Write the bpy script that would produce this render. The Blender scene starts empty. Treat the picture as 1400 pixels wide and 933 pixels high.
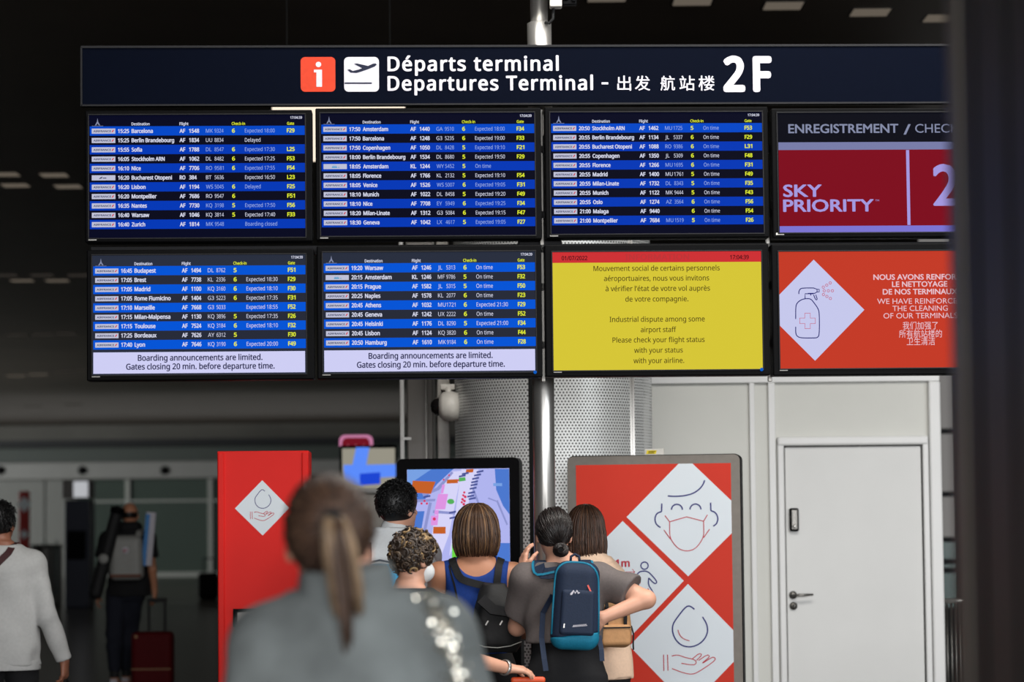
import bpy, bmesh, math, random
import numpy as np
from mathutils import Vector, Matrix, Euler

SC = bpy.context.scene
COL = SC.collection
R = math.radians

# ---------------------------------------------------------------- camera, sky, big lights, exposure
FPX = 3305.0                      # focal length in pixels of the 1400 px wide frame
CAM_Z = 1.56
TILT, ROLL = R(3.03), 0.0104
SHIFT_Y = 81.0 / 1400.0
cam_data = bpy.data.cameras.new('camera')
cam_data.sensor_width = 36.0
cam_data.lens = FPX * 36.0 / 1400.0
cam_data.shift_y = SHIFT_Y
cam_data.clip_end = 400
cam_data.dof.use_dof = True
cam_data.dof.focus_distance = 11.3
cam_data.dof.aperture_fstop = 2.5
CAM = bpy.data.objects.new('camera', cam_data)
COL.objects.link(CAM)
CAM.location = (0, 0, CAM_Z)
CAM_M = Matrix.Rotation(R(90) + TILT, 3, 'X') @ Matrix.Rotation(-ROLL, 3, 'Z')
CAM.rotation_euler = CAM_M.to_euler()
SC.camera = CAM

world = bpy.data.worlds.new('world')
SC.world = world
world.use_nodes = True
world.node_tree.nodes['Background'].inputs[0].default_value = (0.62, 0.72, 0.85, 1)
world.node_tree.nodes['Background'].inputs[1].default_value = 0.045

def area(name, loc, target, sx, sy, power, color):
    l = bpy.data.lights.new(name, 'AREA')
    l.shape = 'RECTANGLE'; l.size = sx; l.size_y = sy; l.energy = power; l.color = color
    o = bpy.data.objects.new(name, l); COL.objects.link(o)
    o.location = loc
    o.rotation_euler = (Vector(target) - Vector(loc)).to_track_quat('-Z', 'Y').to_euler()
    return o
area('daylight_facade', (8.0, 3.0, 4.2), (0.5, 14.0, 1.4), 7.0, 3.0, 420, (0.93, 0.97, 1.0))
area('front_fill', (3.0, -9.0, 3.4), (1.5, 14.0, 1.8), 15.0, 4.6, 2050, (0.99, 0.99, 1.0))  # added front fill behind the camera
area('hall_lamps', (1.6, 9.8, 5.9), (1.6, 11.2, 0), 5.0, 3.0, 560, (1.0, 0.97, 0.92))
area('far_ceiling_fill', (-18, 98.5, 2.2), (-18, 90, 6.0), 30.0, 2.0, 170, (1.0, 0.95, 0.88))  # added uplight, hidden behind the far glass, to brighten the far ceiling
area('far_hall_daylight', (-30, 64, 4.0), (-6, 78, 3.6), 14.0, 3.6, 4600, (0.95, 1.0, 0.97))

SC.view_settings.view_transform = 'Standard'
SC.view_settings.look = 'None'
SC.view_settings.gamma = 1.0
SC.view_settings.exposure = 0.0
SC.view_settings.use_curve_mapping = False

# ---------------------------------------------------------------- measuring helpers
def ray(px, py):
    v = Vector(((px - 700.0) / FPX, -(py - 466.5 - SHIFT_Y * 1400.0) / FPX, -1.0))
    return CAM_M @ v
def W(px, py, D):
    """Point of the place seen at a photograph pixel, D metres into the hall."""
    d = ray(px, py)
    return Vector((0, 0, CAM_Z)) + d * (D / d.y)
class Frame:
    """An upright plane in the hall: origin and yaw, local x to the right, y away, z up."""
    def __init__(s, O, yaw=0.0):
        s.O = Vector(O); s.yaw = yaw
        s.u = Vector((math.cos(yaw), math.sin(yaw), 0)); s.n = Vector((-math.sin(yaw), math.cos(yaw), 0))
    def uv(s, px, py):
        d = ray(px, py); C = Vector((0, 0, CAM_Z))
        t = (s.O - C).dot(s.n) / d.dot(s.n)
        p = C + d * t - s.O
        return p.dot(s.u), p.z
    def at(s, u, v=0.0, y=0.0):
        return Frame(s.O + s.u * u + s.n * y + Vector((0, 0, v)), s.yaw)

# ---------------------------------------------------------------- materials
def lin(c):
    return tuple(((x / 255.0) / 12.92 if x <= 10 else ((x / 255.0 + 0.055) / 1.055) ** 2.4) for x in c)
def pbr(name, rgb, rough=0.5, metal=0.0, var=0.06, scale=40.0, bump=0.0, spec=0.5, stretch=None, sheen=0.0):
    m = bpy.data.materials.new(name); m.use_nodes = True
    nt = m.node_tree; b = nt.nodes['Principled BSDF']
    c = lin(rgb)
    b.inputs['Roughness'].default_value = rough
    b.inputs['Metallic'].default_value = metal
    b.inputs['Specular IOR Level'].default_value = spec
    if sheen: b.inputs['Sheen Weight'].default_value = sheen
    tc = nt.nodes.new('ShaderNodeTexCoord'); mp = nt.nodes.new('ShaderNodeMapping')
    nt.links.new(tc.outputs['Object'], mp.inputs['Vector'])
    if stretch: mp.inputs['Scale'].default_value = stretch
    n = nt.nodes.new('ShaderNodeTexNoise'); n.inputs['Scale'].default_value = scale; n.inputs['Detail'].default_value = 4
    nt.links.new(mp.outputs[0], n.inputs['Vector'])
    r = nt.nodes.new('ShaderNodeValToRGB')
    r.color_ramp.elements[0].position = 0.3; r.color_ramp.elements[1].position = 0.7
    r.color_ramp.elements[0].color = tuple(x * (1 - var) for x in c) + (1,)
    r.color_ramp.elements[1].color = tuple(min(1, x * (1 + var)) for x in c) + (1,)
    nt.links.new(n.outputs['Fac'], r.inputs[0]); nt.links.new(r.outputs[0], b.inputs['Base Color'])
    if bump:
        bp = nt.nodes.new('ShaderNodeBump'); bp.inputs['Strength'].default_value = bump; bp.inputs['Distance'].default_value = 0.004
        nt.links.new(n.outputs['Fac'], bp.inputs['Height']); nt.links.new(bp.outputs[0], b.inputs['Normal'])
    return m
def glow(name, rgb, k=1.0):
    m = bpy.data.materials.new(name); m.use_nodes = True
    b = m.node_tree.nodes['Principled BSDF']
    c = lin(rgb)
    b.inputs['Base Color'].default_value = (0.002, 0.002, 0.002, 1)
    b.inputs['Roughness'].default_value = 0.5
    b.inputs['Specular IOR Level'].default_value = 0.0
    b.inputs['Emission Color'].default_value = c + (1,)
    b.inputs['Emission Strength'].default_value = k
    return m
def glassy(name, rgb, alpha=0.35, rough=0.05):
    m = bpy.data.materials.new(name); m.use_nodes = True
    nt = m.node_tree; b = nt.nodes['Principled BSDF']
    b.inputs['Base Color'].default_value = lin(rgb) + (1,); b.inputs['Roughness'].default_value = rough
    b.inputs['Alpha'].default_value = alpha
    return m
def perforated(name, rgb, pitch=0.020, hole=0.0052):
    m = pbr(name, rgb, 0.4, 0.3, 0.05, 8)
    nt = m.node_tree; b = nt.nodes['Principled BSDF']; out = nt.nodes['Material Output']
    uv = nt.nodes.new('ShaderNodeUVMap'); sp = nt.nodes.new('ShaderNodeSeparateXYZ')
    nt.links.new(uv.outputs[0], sp.inputs[0])
    def mth(op, a, bb=None):
        n = nt.nodes.new('ShaderNodeMath'); n.operation = op
        for i, x in enumerate((a, bb)):
            if x is None: continue
            if isinstance(x, (int, float)): n.inputs[i].default_value = x
            else: nt.links.new(x, n.inputs[i])
        return n.outputs[0]
    q = pitch * 1.732
    def cell(off):
        a = mth('MULTIPLY', mth('SUBTRACT', mth('FRACT', mth('ADD', mth('DIVIDE', sp.outputs[0], pitch), off)), 0.5), pitch)
        c = mth('MULTIPLY', mth('SUBTRACT', mth('FRACT', mth('ADD', mth('DIVIDE', sp.outputs[1], q), off)), 0.5), q)
        return mth('SQRT', mth('ADD', mth('MULTIPLY', a, a), mth('MULTIPLY', c, c)))
    d = mth('MINIMUM', cell(0.0), cell(0.5))
    fac = mth('LESS_THAN', d, hole)
    tr = nt.nodes.new('ShaderNodeBsdfTransparent'); mx = nt.nodes.new('ShaderNodeMixShader')
    nt.links.new(fac, mx.inputs[0]); nt.links.new(b.outputs[0], mx.inputs[1]); nt.links.new(tr.outputs[0], mx.inputs[2])
    nt.links.new(mx.outputs[0], out.inputs['Surface'])
    return m

M = {}
def mat(key, *a, **k):
    M[key] = pbr(key, *a, **k); return M[key]
mat('black_plastic', (8, 8, 9), 0.5, var=0.1, spec=0.05)
mat('frame_dark', (36, 36, 38), 0.5, 0.1, spec=0.12)
mat('steel', (196, 194, 190), 0.3, 0.8, stretch=(1, 1, 0.04), var=0.08, scale=60)
mat('steel_dark', (120, 118, 114), 0.35, 0.9)
mat('sign_navy', (7, 11, 23), 0.6, spec=0.015)
mat('vinyl_white', (202, 199, 208), 0.5, spec=0.2)
mat('vinyl_orange', (198, 58, 30), 0.5, spec=0.2)
mat('vinyl_navy', (20, 26, 48), 0.5, spec=0.2)
mat('wall_panel', (203, 203, 197), 0.55, scale=3, var=0.02)
mat('trim_white', (219, 219, 218), 0.4, scale=3, var=0.02)
mat('door_white', (208, 208, 206), 0.45, scale=3, var=0.02)
mat('totem_red', (236, 40, 34), 0.5, scale=3, var=0.03, spec=0.15)
mat('dark_gap', (10, 10, 10), 0.8)
mat('column_core', (12, 12, 12), 0.9)
mat('floor_mat', (66, 60, 54), 0.22, scale=0.6, var=0.12)
mat('ceiling_mat', (70, 61, 52), 0.5, scale=0.5, var=0.2)
mat('far_wall', (104, 100, 94), 0.6, scale=0.4, var=0.15)
mat('beam_grey', (112, 110, 108), 0.5, scale=1, var=0.06)
mat('dark_band', (44, 50, 46), 0.6)
mat('far_panel', (92, 91, 88), 0.5, scale=.5)
mat('mullion', (122, 122, 118), 0.5)
mat('pillar_dark', (80, 77, 73), 0.45, 0.3, scale=2)
mat('grey_panel', (128, 124, 120), 0.4, 0.3, scale=2)
mat('white_plastic', (214, 210, 202), 0.4)
mat('skin_light', (214, 160, 134), 0.5, var=0.05, scale=12)
mat('skin_tan', (196, 136, 104), 0.5, var=0.05, scale=12)
mat('skin_dark', (150, 98, 76), 0.5, var=0.05, scale=12)
mat('eye_white', (225, 222, 216), 0.2)
mat('cloth_black', (18, 18, 21), 0.9, var=0.15, scale=60, bump=0.2)
mat('cloth_grey_shirt', (104, 96, 94), 0.9, var=0.07, scale=90, bump=0.15)
mat('cloth_blue', (12, 58, 140), 0.8, var=0.08, scale=90, bump=0.15)
mat('cloth_sweater', (113, 119, 119), 0.95, var=0.22, scale=9, bump=0.4)
mat('cloth_white', (226, 228, 228), 0.9, var=0.03, scale=60, bump=0.15)
mat('cloth_tan', (222, 190, 164), 0.9, var=0.05, scale=80, bump=0.25)
mat('cloth_navy', (13, 32, 58), 0.75, var=0.1, scale=120, bump=0.2)
mat('cloth_teal', (0, 118, 150), 0.7, var=0.08, scale=120, bump=0.2)
mat('cloth_jeans', (22, 26, 40), 0.9, var=0.15, scale=80, bump=0.2)
mat('bag_black', (16, 16, 18), 0.7, var=0.15, scale=60, bump=0.25)
mat('bag_tan', (178, 132, 88), 0.75, var=0.08, scale=60, bump=0.25)
mat('bag_cyan', (0, 150, 200), 0.6, var=0.08, scale=60)
mat('bag_grey', (150, 150, 146), 0.5, var=0.06)
mat('case_red', (84, 16, 20), 0.6, var=0.1, spec=.1)
mat('case_orange', (226, 84, 40), 0.4)
mat('rubber', (22, 22, 22), 0.7)
mat('sequin', (235, 232, 220), 0.12, 0.9)
mat('brown_strap', (64, 30, 32), 0.6)
mat('banner_red', (170, 40, 36), 0.6)
mat('kiosk_navy', (20, 28, 52), 0.4)
def hairset(key, cols):
    M[key] = [pbr('hair_%s_%d' % (key, cols.index(c)), c, 0.42, var=0.25, scale=30, spec=0.4) for c in cols]
hairset('dark', [(26, 20, 18), (34, 26, 24), (20, 16, 15)])
hairset('black', [(14, 13, 14), (20, 18, 18), (10, 10, 10)])
hairset('bob', [(92, 66, 46), (74, 52, 38), (130, 98, 68), (60, 42, 32)])
hairset('brown', [(72, 48, 36), (58, 40, 30), (92, 64, 46)])
hairset('pony', [(74, 55, 45), (62, 46, 38), (90, 68, 54)])
hairset('ponytail', [(142, 118, 92), (112, 92, 72), (72, 54, 44), (82, 62, 48)])
hairset('curly', [(62, 50, 42), (46, 38, 33), (156, 128, 90), (74, 60, 48), (54, 44, 38), (88, 72, 56)])
mat('cloth_sweater_white', (186, 186, 184), 0.9, var=0.04, scale=60, bump=0.15)

# ---------------------------------------------------------------- object helpers
def tag(o, label=None, cat=None, group=None, kind=None):
    if label: o['label'] = label
    if cat: o['category'] = cat
    if group: o['group'] = group
    if kind: o['kind'] = kind
    return o
def thing(name, label, cat, loc=(0, 0, 0), rz=0.0, group=None):
    o = bpy.data.objects.new(name, None); COL.objects.link(o)
    o.location = loc; o.rotation_euler = (0, 0, rz); o.empty_display_size = 0.1
    return tag(o, label, cat, group)
def link(name, me, mats, parent=None, loc=None, rz=None, smooth=None):
    if mats is not None:
        for m in (mats if isinstance(mats, (list, tuple)) else [mats]): me.materials.append(m)
    if smooth is not None:
        me.polygons.foreach_set('use_smooth', [smooth] * len(me.polygons))
    o = bpy.data.objects.new(name, me); COL.objects.link(o)
    if parent is not None: o.parent = parent
    if loc is not None: o.location = loc
    if rz is not None: o.rotation_euler = (0, 0, rz)
    me.name = name
    return o

class MB:
    """Collects boxes, tubes and lathes and links them as one mesh object."""
    def __init__(s): s.bm = bmesh.new(); s.mi = 0; s.sm = []
    def _mark(s, faces, smooth):
        for f in faces: f.material_index = s.mi; f.smooth = smooth
    def box(s, lo, hi, bev=0.0, seg=2, rot=None, piv=None):
        b = bmesh.new(); bmesh.ops.create_cube(b, size=1.0)
        lo, hi = Vector(lo), Vector(hi); c = (lo + hi) / 2; d = hi - lo
        for v in b.verts: v.co = Vector((v.co.x * d.x, v.co.y * d.y, v.co.z * d.z)) + c
        if bev: bmesh.ops.bevel(b, geom=b.edges[:], offset=min(bev, 0.49 * min(abs(x) for x in d)), segments=seg, affect='EDGES', profile=0.5)
        if rot is not None:
            pv = Vector(piv) if piv is not None else c
            for v in b.verts: v.co = rot @ (v.co - pv) + pv
        return s._merge(b, False)
    def _merge(s, b, smooth):
        me = bpy.data.meshes.new('tmp'); b.to_mesh(me); b.free()
        n = len(s.bm.faces); s.bm.from_mesh(me); bpy.data.meshes.remove(me)
        s.bm.faces.ensure_lookup_table()
        s._mark(s.bm.faces[n:], smooth)
        return s
    def raw(s, verts, faces, smooth=True):
        vs = [s.bm.verts.new(v) for v in verts]
        for f in faces:
            try: fc = s.bm.faces.new([vs[i] for i in f])
            except ValueError: continue
            fc.material_index = s.mi; fc.smooth = smooth
        return s
    def tube(s, pts, rad, sides=10, caps=True, smooth=True, flat=1.0, up=None):
        pts = [Vector(p) for p in pts]; n = len(pts)
        rads = rad if isinstance(rad, (list, tuple)) else [rad] * n
        vs = []; prev = None
        for i, p in enumerate(pts):
            t = (pts[min(i + 1, n - 1)] - pts[max(i - 1, 0)])
            if t.length < 1e-9: t = Vector((0, 0, 1))
            t.normalize()
            if prev is None:
                ref = Vector(up) if up else (Vector((0, 0, 1)) if abs(t.z) < 0.9 else Vector((1, 0, 0)))
            else: ref = prev
            x = (ref - t * ref.dot(t))
            if x.length < 1e-6: x = t.orthogonal()
            x.normalize(); y = t.cross(x); prev = x
            for k in range(sides):
                a = 2 * math.pi * k / sides
                vs.append(p + x * math.cos(a) * rads[i] * flat + y * math.sin(a) * rads[i])
        fs = []
        for i in range(n - 1):
            for k in range(sides):
                a = i * sides + k; b = i * sides + (k + 1) % sides
                fs.append((a, b, b + sides, a + sides))
        if caps:
            fs.append(tuple(range(sides))[::-1]); fs.append(tuple((n - 1) * sides + k for k in range(sides)))
        return s.raw(vs, fs, smooth)
    def cyl(s, a, b, r, r2=None, sides=20, smooth=True):
        return s.tube([a, b], [r, r if r2 is None else r2], sides, True, smooth)
    def ribbon(s, pts, width, thick, side):
        """A flat band along pts; side = list of unit vectors across the band."""
        n = len(pts); vs = []; fs = []
        for i, p in enumerate(pts):
            p = Vector(p); w = Vector(side[i] if isinstance(side, list) else side)
            t = Vector(pts[min(i + 1, n - 1)]) - Vector(pts[max(i - 1, 0)]); t.normalize()
            w = (w - t * w.dot(t)).normalized(); nn = t.cross(w)
            for a, b in ((-.5, -.5), (.5, -.5), (.5, .5), (-.5, .5)):
                vs.append(p + w * a * width + nn * b * thick)
        for i in range(n - 1):
            for k in range(4):
                a = i * 4 + k; b = i * 4 + (k + 1) % 4
                fs.append((a, b, b + 4, a + 4))
        fs.append((3, 2, 1, 0)); fs.append(tuple((n - 1) * 4 + k for k in range(4)))
        return s.raw(vs, fs, False)
    def lathe(s, c, prof, sides=24, axis='z'):
        c = Vector(c); vs = []; fs = []
        for r, z in prof:
            for k in range(sides):
                a = 2 * math.pi * k / sides; x, y = r * math.cos(a), r * math.sin(a)
                vs.append(c + (Vector((x, y, z)) if axis == 'z' else Vector((x, z, y)) if axis == 'y' else Vector((z, x, y))))
        for i in range(len(prof) - 1):
            for k in range(sides):
                a = i * sides + k; b = i * sides + (k + 1) % sides
                fs.append((a, b, b + sides, a + sides))
        fs.append(tuple(range(sides))[::-1]); fs.append(tuple((len(prof) - 1) * sides + k for k in range(sides)))
        return s.raw(vs, fs, True)
    def prism(s, poly, y0, y1, bev=0):
        """poly in (x, z), extruded along y."""
        n = len(poly)
        vs = [(x, y0, z) for x, z in poly] + [(x, y1, z) for x, z in poly]
        fs = [tuple(range(n))[::-1], tuple(range(n, 2 * n))] + [(i, (i + 1) % n, n + (i + 1) % n, n + i) for i in range(n)]
        return s.raw(vs, fs, False)
    def build(s, name, mats, parent=None, **k):
        me = bpy.data.meshes.new(name)
        bmesh.ops.recalc_face_normals(s.bm, faces=s.bm.faces[:])
        s.bm.to_mesh(me); s.bm.free()
        return link(name, me, mats, parent, **k)

# ---- lettering and flat printing (x right, z up, printed on a plane at depth y)
_tc = {}
try:      # the humanist sans that ships inside Blender itself; the built-in font otherwise
    import os
    SANS = bpy.data.fonts.load(os.path.join(bpy.utils.resource_path('LOCAL'), 'datafiles', 'fonts', 'NotoSansHebrew-Regular.woff2'))
except Exception:
    SANS = None
FACE = {'sans': SANS, 'round': None}
USE = ['sans']
TRACK = [1.0]
def text_geo(st, bold=0.0):
    k = (st, bold, USE[0], TRACK[0])
    if k not in _tc:
        cu = bpy.data.curves.new('tmp', 'FONT'); cu.body = st; cu.size = 1.0; cu.resolution_u = 3; cu.offset = bold; cu.space_character = TRACK[0]
        fo = FACE[USE[0]]
        if fo is not None and all(ord(ch) < 0x2e80 for ch in st): cu.font = fo
        cu.fill_mode = 'FRONT'
        o = bpy.data.objects.new('tmp', cu); COL.objects.link(o)
        dg = bpy.context.evaluated_depsgraph_get(); dg.update()
        me = bpy.data.meshes.new_from_object(o.evaluated_get(dg))
        v = [(p.co.x, p.co.y) for p in me.vertices]; f = [tuple(p.vertices) for p in me.polygons]
        bpy.data.objects.remove(o); bpy.data.curves.remove(cu); bpy.data.meshes.remove(me)
        x0 = min((p[0] for p in v), default=0); x1 = max((p[0] for p in v), default=1)
        _tc[k] = ([(a - x0, b) for a, b in v], f, x1 - x0)
    return _tc[k]
CAPS = {}
for _n in FACE:
    USE[0] = _n; _h = text_geo('H'); CAPS[_n] = max(b for a, b in _h[0]) - min(b for a, b in _h[0])
USE[0] = 'sans'
def rrect(x0, z0, x1, z1, r, n=5):
    p = []
    for cx, cz, a0 in ((x1 - r, z1 - r, 0), (x0 + r, z1 - r, 90), (x0 + r, z0 + r, 180), (x1 - r, z0 + r, 270)):
        for i in range(n + 1):
            a = R(a0 + 90.0 * i / n); p.append((cx + r * math.cos(a), cz + r * math.sin(a)))
    return p
class Flat:
    def __init__(s): s.v = []; s.f = []; s.m = []
    def poly(s, pts, y, m=0):
        n = len(s.v); s.v += [(a, y, b) for a, b in pts]; s.f.append(tuple(range(n, n + len(pts)))); s.m.append(m); return s
    def rect(s, x0, z0, x1, z1, y, m=0):
        return s.poly([(x0, z0), (x1, z0), (x1, z1), (x0, z1)], y, m)
    def text(s, st, x, z, cap, y, m=0, bold=0.0, xr=None, align='l', wf=1.0):
        v, f, w = text_geo(st)
        d = bold * 0.75
        if d: w = w + 2 * d
        k = cap / CAPS[USE[0]]; kx = k * wf
        if xr is not None: kx = (xr - x) / w
        x0 = x if (xr is not None or align == 'l') else x - w * kx * (0.5 if align == 'c' else 1.0)
        for j, (ox, oz) in enumerate(((0, 0),) if not d else [(d, 0)] + [(d + d * math.cos(q * math.pi / 4), d * .75 * math.sin(q * math.pi / 4)) for q in range(8)]):
            n = len(s.v); s.v += [(x0 + (a + ox) * kx, y - j * 4e-5, z + (b + oz) * k) for a, b in v]
            for q in f: s.f.append(tuple(i + n for i in q)); s.m.append(m)
        return s
    def stroke(s, pts, wd, y, m=0, closed=False, smooth=0):
        pts = [Vector(p) for p in pts]
        for _ in range(smooth):
            q = []; n = len(pts)
            rng = range(n) if closed else range(n - 1)
            if not closed: q.append(pts[0])
            for i in rng:
                a, b = pts[i], pts[(i + 1) % n]; q += [a * .75 + b * .25, a * .25 + b * .75]
            if not closed: q.append(pts[-1])
            pts = q
        n = len(pts); base = len(s.v)
        for i in range(n):
            a = pts[(i - 1) % n] if (closed or i > 0) else pts[i]; b = pts[(i + 1) % n] if (closed or i < n - 1) else pts[i]
            t = (b - a); t = t.normalized() if t.length > 1e-9 else Vector((1, 0))
            nn = Vector((-t.y, t.x)) * wd / 2
            for q in (pts[i] + nn, pts[i] - nn): s.v.append((q.x, y, q.y))
        for i in range(n if closed else n - 1):
            a = base + 2 * i; b = base + 2 * ((i + 1) % n)
            s.f.append((a, a + 1, b + 1, b)); s.m.append(m)
        return s
    def build(s, name, mats, parent=None, **k):
        me = bpy.data.meshes.new(name); me.from_pydata(s.v, [], s.f)
        o = link(name, me, mats, parent, **k)
        me.polygons.foreach_set('material_index', s.m)
        return o
def clip(poly, x0, z0, x1, z1):
    def cut(p, ins, inter):
        o = []
        for i in range(len(p)):
            a, b = p[i], p[(i + 1) % len(p)]
            if ins(a):
                o.append(a)
                if not ins(b): o.append(inter(a, b))
            elif ins(b): o.append(inter(a, b))
        return o
    def ix(v): return lambda a, b: (v, a[1] + (b[1] - a[1]) * (v - a[0]) / (b[0] - a[0]))
    def iz(v): return lambda a, b: (a[0] + (b[0] - a[0]) * (v - a[1]) / (b[1] - a[1]), v)
    poly = cut(poly, lambda p: p[0] >= x0, ix(x0)); poly = cut(poly, lambda p: p[0] <= x1, ix(x1))
    poly = cut(poly, lambda p: p[1] >= z0, iz(z0)); poly = cut(poly, lambda p: p[1] <= z1, iz(z1))
    return poly
def structure(o): o['kind'] = 'structure'; return o
# ---------------------------------------------------------------- the hall
CEIL = 6.0
def slab(name, lo, hi, m, **k):
    return structure(MB().box(lo, hi, **k).build(name, M[m]))
slab('floor', (-45, -12, -0.1), (22, 100.4, 0), 'floor_mat')
slab('ceiling', (-45, -12, CEIL), (22, 100.4, CEIL + 0.2), 'ceiling_mat')
slab('wall_left', (-45.2, -12, 0), (-45, 100, CEIL), 'far_wall')
slab('wall_right', (22, -12, 0), (22.2, 100, CEIL), 'far_wall')
slab('wall_back', (-45, 100, 0), (22, 100.4, CEIL), 'far_wall')

# far glass front of the hall with the long beam over it
FD = 84.0
def far(px, py, D=FD): return W(px, py, D)
bz0, bz1 = far(150, 656).z, far(150, 632).z
x0, x1 = far(-160, 640).x, far(700, 640).x
slab('trim_1', (x0, FD - 0.5, bz0), (x1, FD + 0.3, bz1), 'beam_grey', bev=0.05)
slab('trim_2', (x0, FD - 0.1, bz1), (x1, FD + 0.2, far(150, 609).z), 'dark_band')
slab('trim_3', (x0, FD - 1.2, far(150, 612).z), (x1, FD + 0.2, far(150, 603).z), 'frame_dark')
w = thing('window_1', None, None, ((x0 + x1) / 2, FD, 0)); w['kind'] = 'structure'
gl = pbr('far_glass', (62, 70, 65), 0.12, 0.0, 0.12, 0.15, spec=0.6)
cx = (x0 + x1) / 2
MB().box((x0 - cx, 0, 0), (x1 - cx, 0.06, bz0)).build('glass_pane', gl, w)
mb = MB()
for px in (-60, 64, 103, 175, 288, 330, 400, 460):
    X = far(px, 700).x - cx; mb.box((X - .08, -0.12, 0), (X + .08, 0.02, bz0))
zt = far(150, 686).z
mb.box((x0 - cx, -0.1, zt - .035), (x1 - cx, 0.01, zt + .035))
mb.box((x0 - cx, -0.16, 0), (x1 - cx, 0.0, 0.16))
mb.build('window_frame', M['mullion'], w)
slab('wall_panel_far', (far(-80, 700).x, FD - .2, 0), (far(62, 700).x, FD - .13, bz0), 'far_panel'); slab('wall_panel_far', (far(66, 700).x, FD - .2, 0), (far(101, 700).x, FD - .13, bz0), 'far_panel')
# small round fixings on the beam
for px in (5, 116, 228):
    p = far(px, 644); q = MB().lathe((0, 0, 0), [(0.01, -0.08), (0.14, -0.08), (0.16, 0.0)], 16, 'y').build('ceiling_speaker', M['black_plastic'], loc=(p.x, FD - 0.5, p.z))
    tag(q, 'small round dark fitting on the long grey beam over the far glass', 'fitting', 'fittings on the far beam')

# white prefabricated booth with the door
BD = 15.6
BF = Frame((0, BD, 0))
def bu(px, py): return BF.uv(px, py)
bx0, bx1 = bu(850, 720)[0], bu(1286, 720)[0]
btop = bu(1080, 514)[1]
du0, du1 = bu(1074, 720)[0], bu(1262, 720)[0]
dz = bu(1165, 610)[1]
slab('wall_front', (bx0, BD + .02, 0), (du0 - .02, BD + .08, btop), 'wall_panel')
slab('wall_front', (du1 + .02, BD + .02, 0), (bx1, BD + .08, btop), 'wall_panel')
slab('wall_front', (du0 - .02, BD + .02, dz + .01), (du1 + .02, BD + .08, btop), 'wall_panel')
slab('wall_side', (bx1 - .06, BD + .08, 0), (bx1, BD + 3.2, btop), 'wall_panel')
slab('wall_side', (bx0, BD + .08, 0), (bx0 + .06, BD + 3.2, btop), 'wall_panel')
slab('ceiling_booth', (bx0, BD + .02, btop), (bx1, BD + 3.2, btop + .06), 'trim_white')
tu = bu(1000, 518)[1]
slab('trim_4', (bx0, BD - .012, btop - .045), (bx1 + .01, BD + .02, btop + .02), 'trim_white', bev=.006)
for n, (a, b) in enumerate(((1027, 1034), (1053, 1062))):
    slab('trim_%d' % (5 + n), (bu(a, 720)[0], BD - .008, 0), (bu(b, 720)[0], BD + .02, btop - .045), 'trim_white', bev=.003)
slab('trim_7', (bu(1272, 720)[0], BD - .03, 0), (bx1 + .012, BD + .1, btop - .045), 'trim_white', bev=.012)
slab('trim_8', (bu(1064, 720)[0], BD - .02, 0), (du0 - .004, BD + .02, dz + .05), 'trim_white', bev=.01)
slab('trim_9', (du1 + .004, BD - .02, 0), (bu(1271, 720)[0], BD + .02, dz + .05), 'trim_white', bev=.008)
slab('trim_10', (bu(1064, 720)[0], BD - .028, dz + .004), (bu(1271, 720)[0], BD + .02, dz + .062), 'trim_white', bev=.014)
d = thing('door_1', 'white flush door with keypad lock in the pale booth', None, (du0, BD, 0)); d['kind'] = 'structure'
dw = du1 - du0
MB().box((0.004, 0.012, 0.01), (dw - 0.004, 0.052, dz - 0.004), bev=.003).build('door_leaf', M['door_white'], d)
def dl(px, py):
    a = bu(px, py); return a[0] - du0, a[1]
# lever handle
hx, hz = dl(1084.5, 814)
mb = MB(); mb.lathe((hx, 0, hz), [(.001, -.004), (.024, -.004), (.026, .012)], 24, 'y')
mb.tube([(hx, 0, hz), (hx, -.045, hz), (hx + .012, -.055, hz), (hx + .05, -.056, hz + .001), (hx + .122, -.05, hz + .003)], [.009, .009, .009, .0095, .007], 12)
mb.build('door_handle', M['steel_dark'], d)
hx, hz = dl(1085, 829)
mb = MB(); mb.lathe((hx, 0, hz), [(.001, -.004), (.024, -.004), (.026, .012)], 24, 'y'); lk = mb.build('lock_rosette', M['steel_dark'], d)
mb = MB(); mb.lathe((hx, -.005, hz + .005), [(.001, -.002), (.007, -.002), (.007, .002)], 14, 'y'); mb.box((hx - .003, -.007, hz - .012), (hx + .003, -.004, hz + .004)); mb.build('keyhole', M['dark_gap'], lk)
kx0, kz0 = dl(1079.5, 727); kx1, kz1 = dl(1091.5, 695)
kp = MB().box((kx0, -.028, kz0), (kx1, .012, kz1), bev=.012, seg=4).build('keypad', M['black_plastic'], d)
mb = MB(); mb.box((kx0 + .01, -.034, kz0 + .012), (kx1 - .01, -.026, kz1 - .012), bev=.006); mb.build('keypad_face', M['steel_dark'], kp)
mb = MB()
for r in range(6):
    for c in range(2):
        mb.lathe((kx0 + .02 + c * .018, -.035, kz1 - .028 - r * .013), [(.001, -.003), (.0045, -.002), (.005, .002)], 10, 'y')
mb.build('keypad_buttons', M['steel'], kp)
mb = MB(); mb.lathe(((kx0 + kx1) / 2, -.034, kz0 + .032), [(.001, -.018), (.012, -.018), (.014, 0)], 16, 'y'); mb.build('knob', M['steel'], kp)

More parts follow.
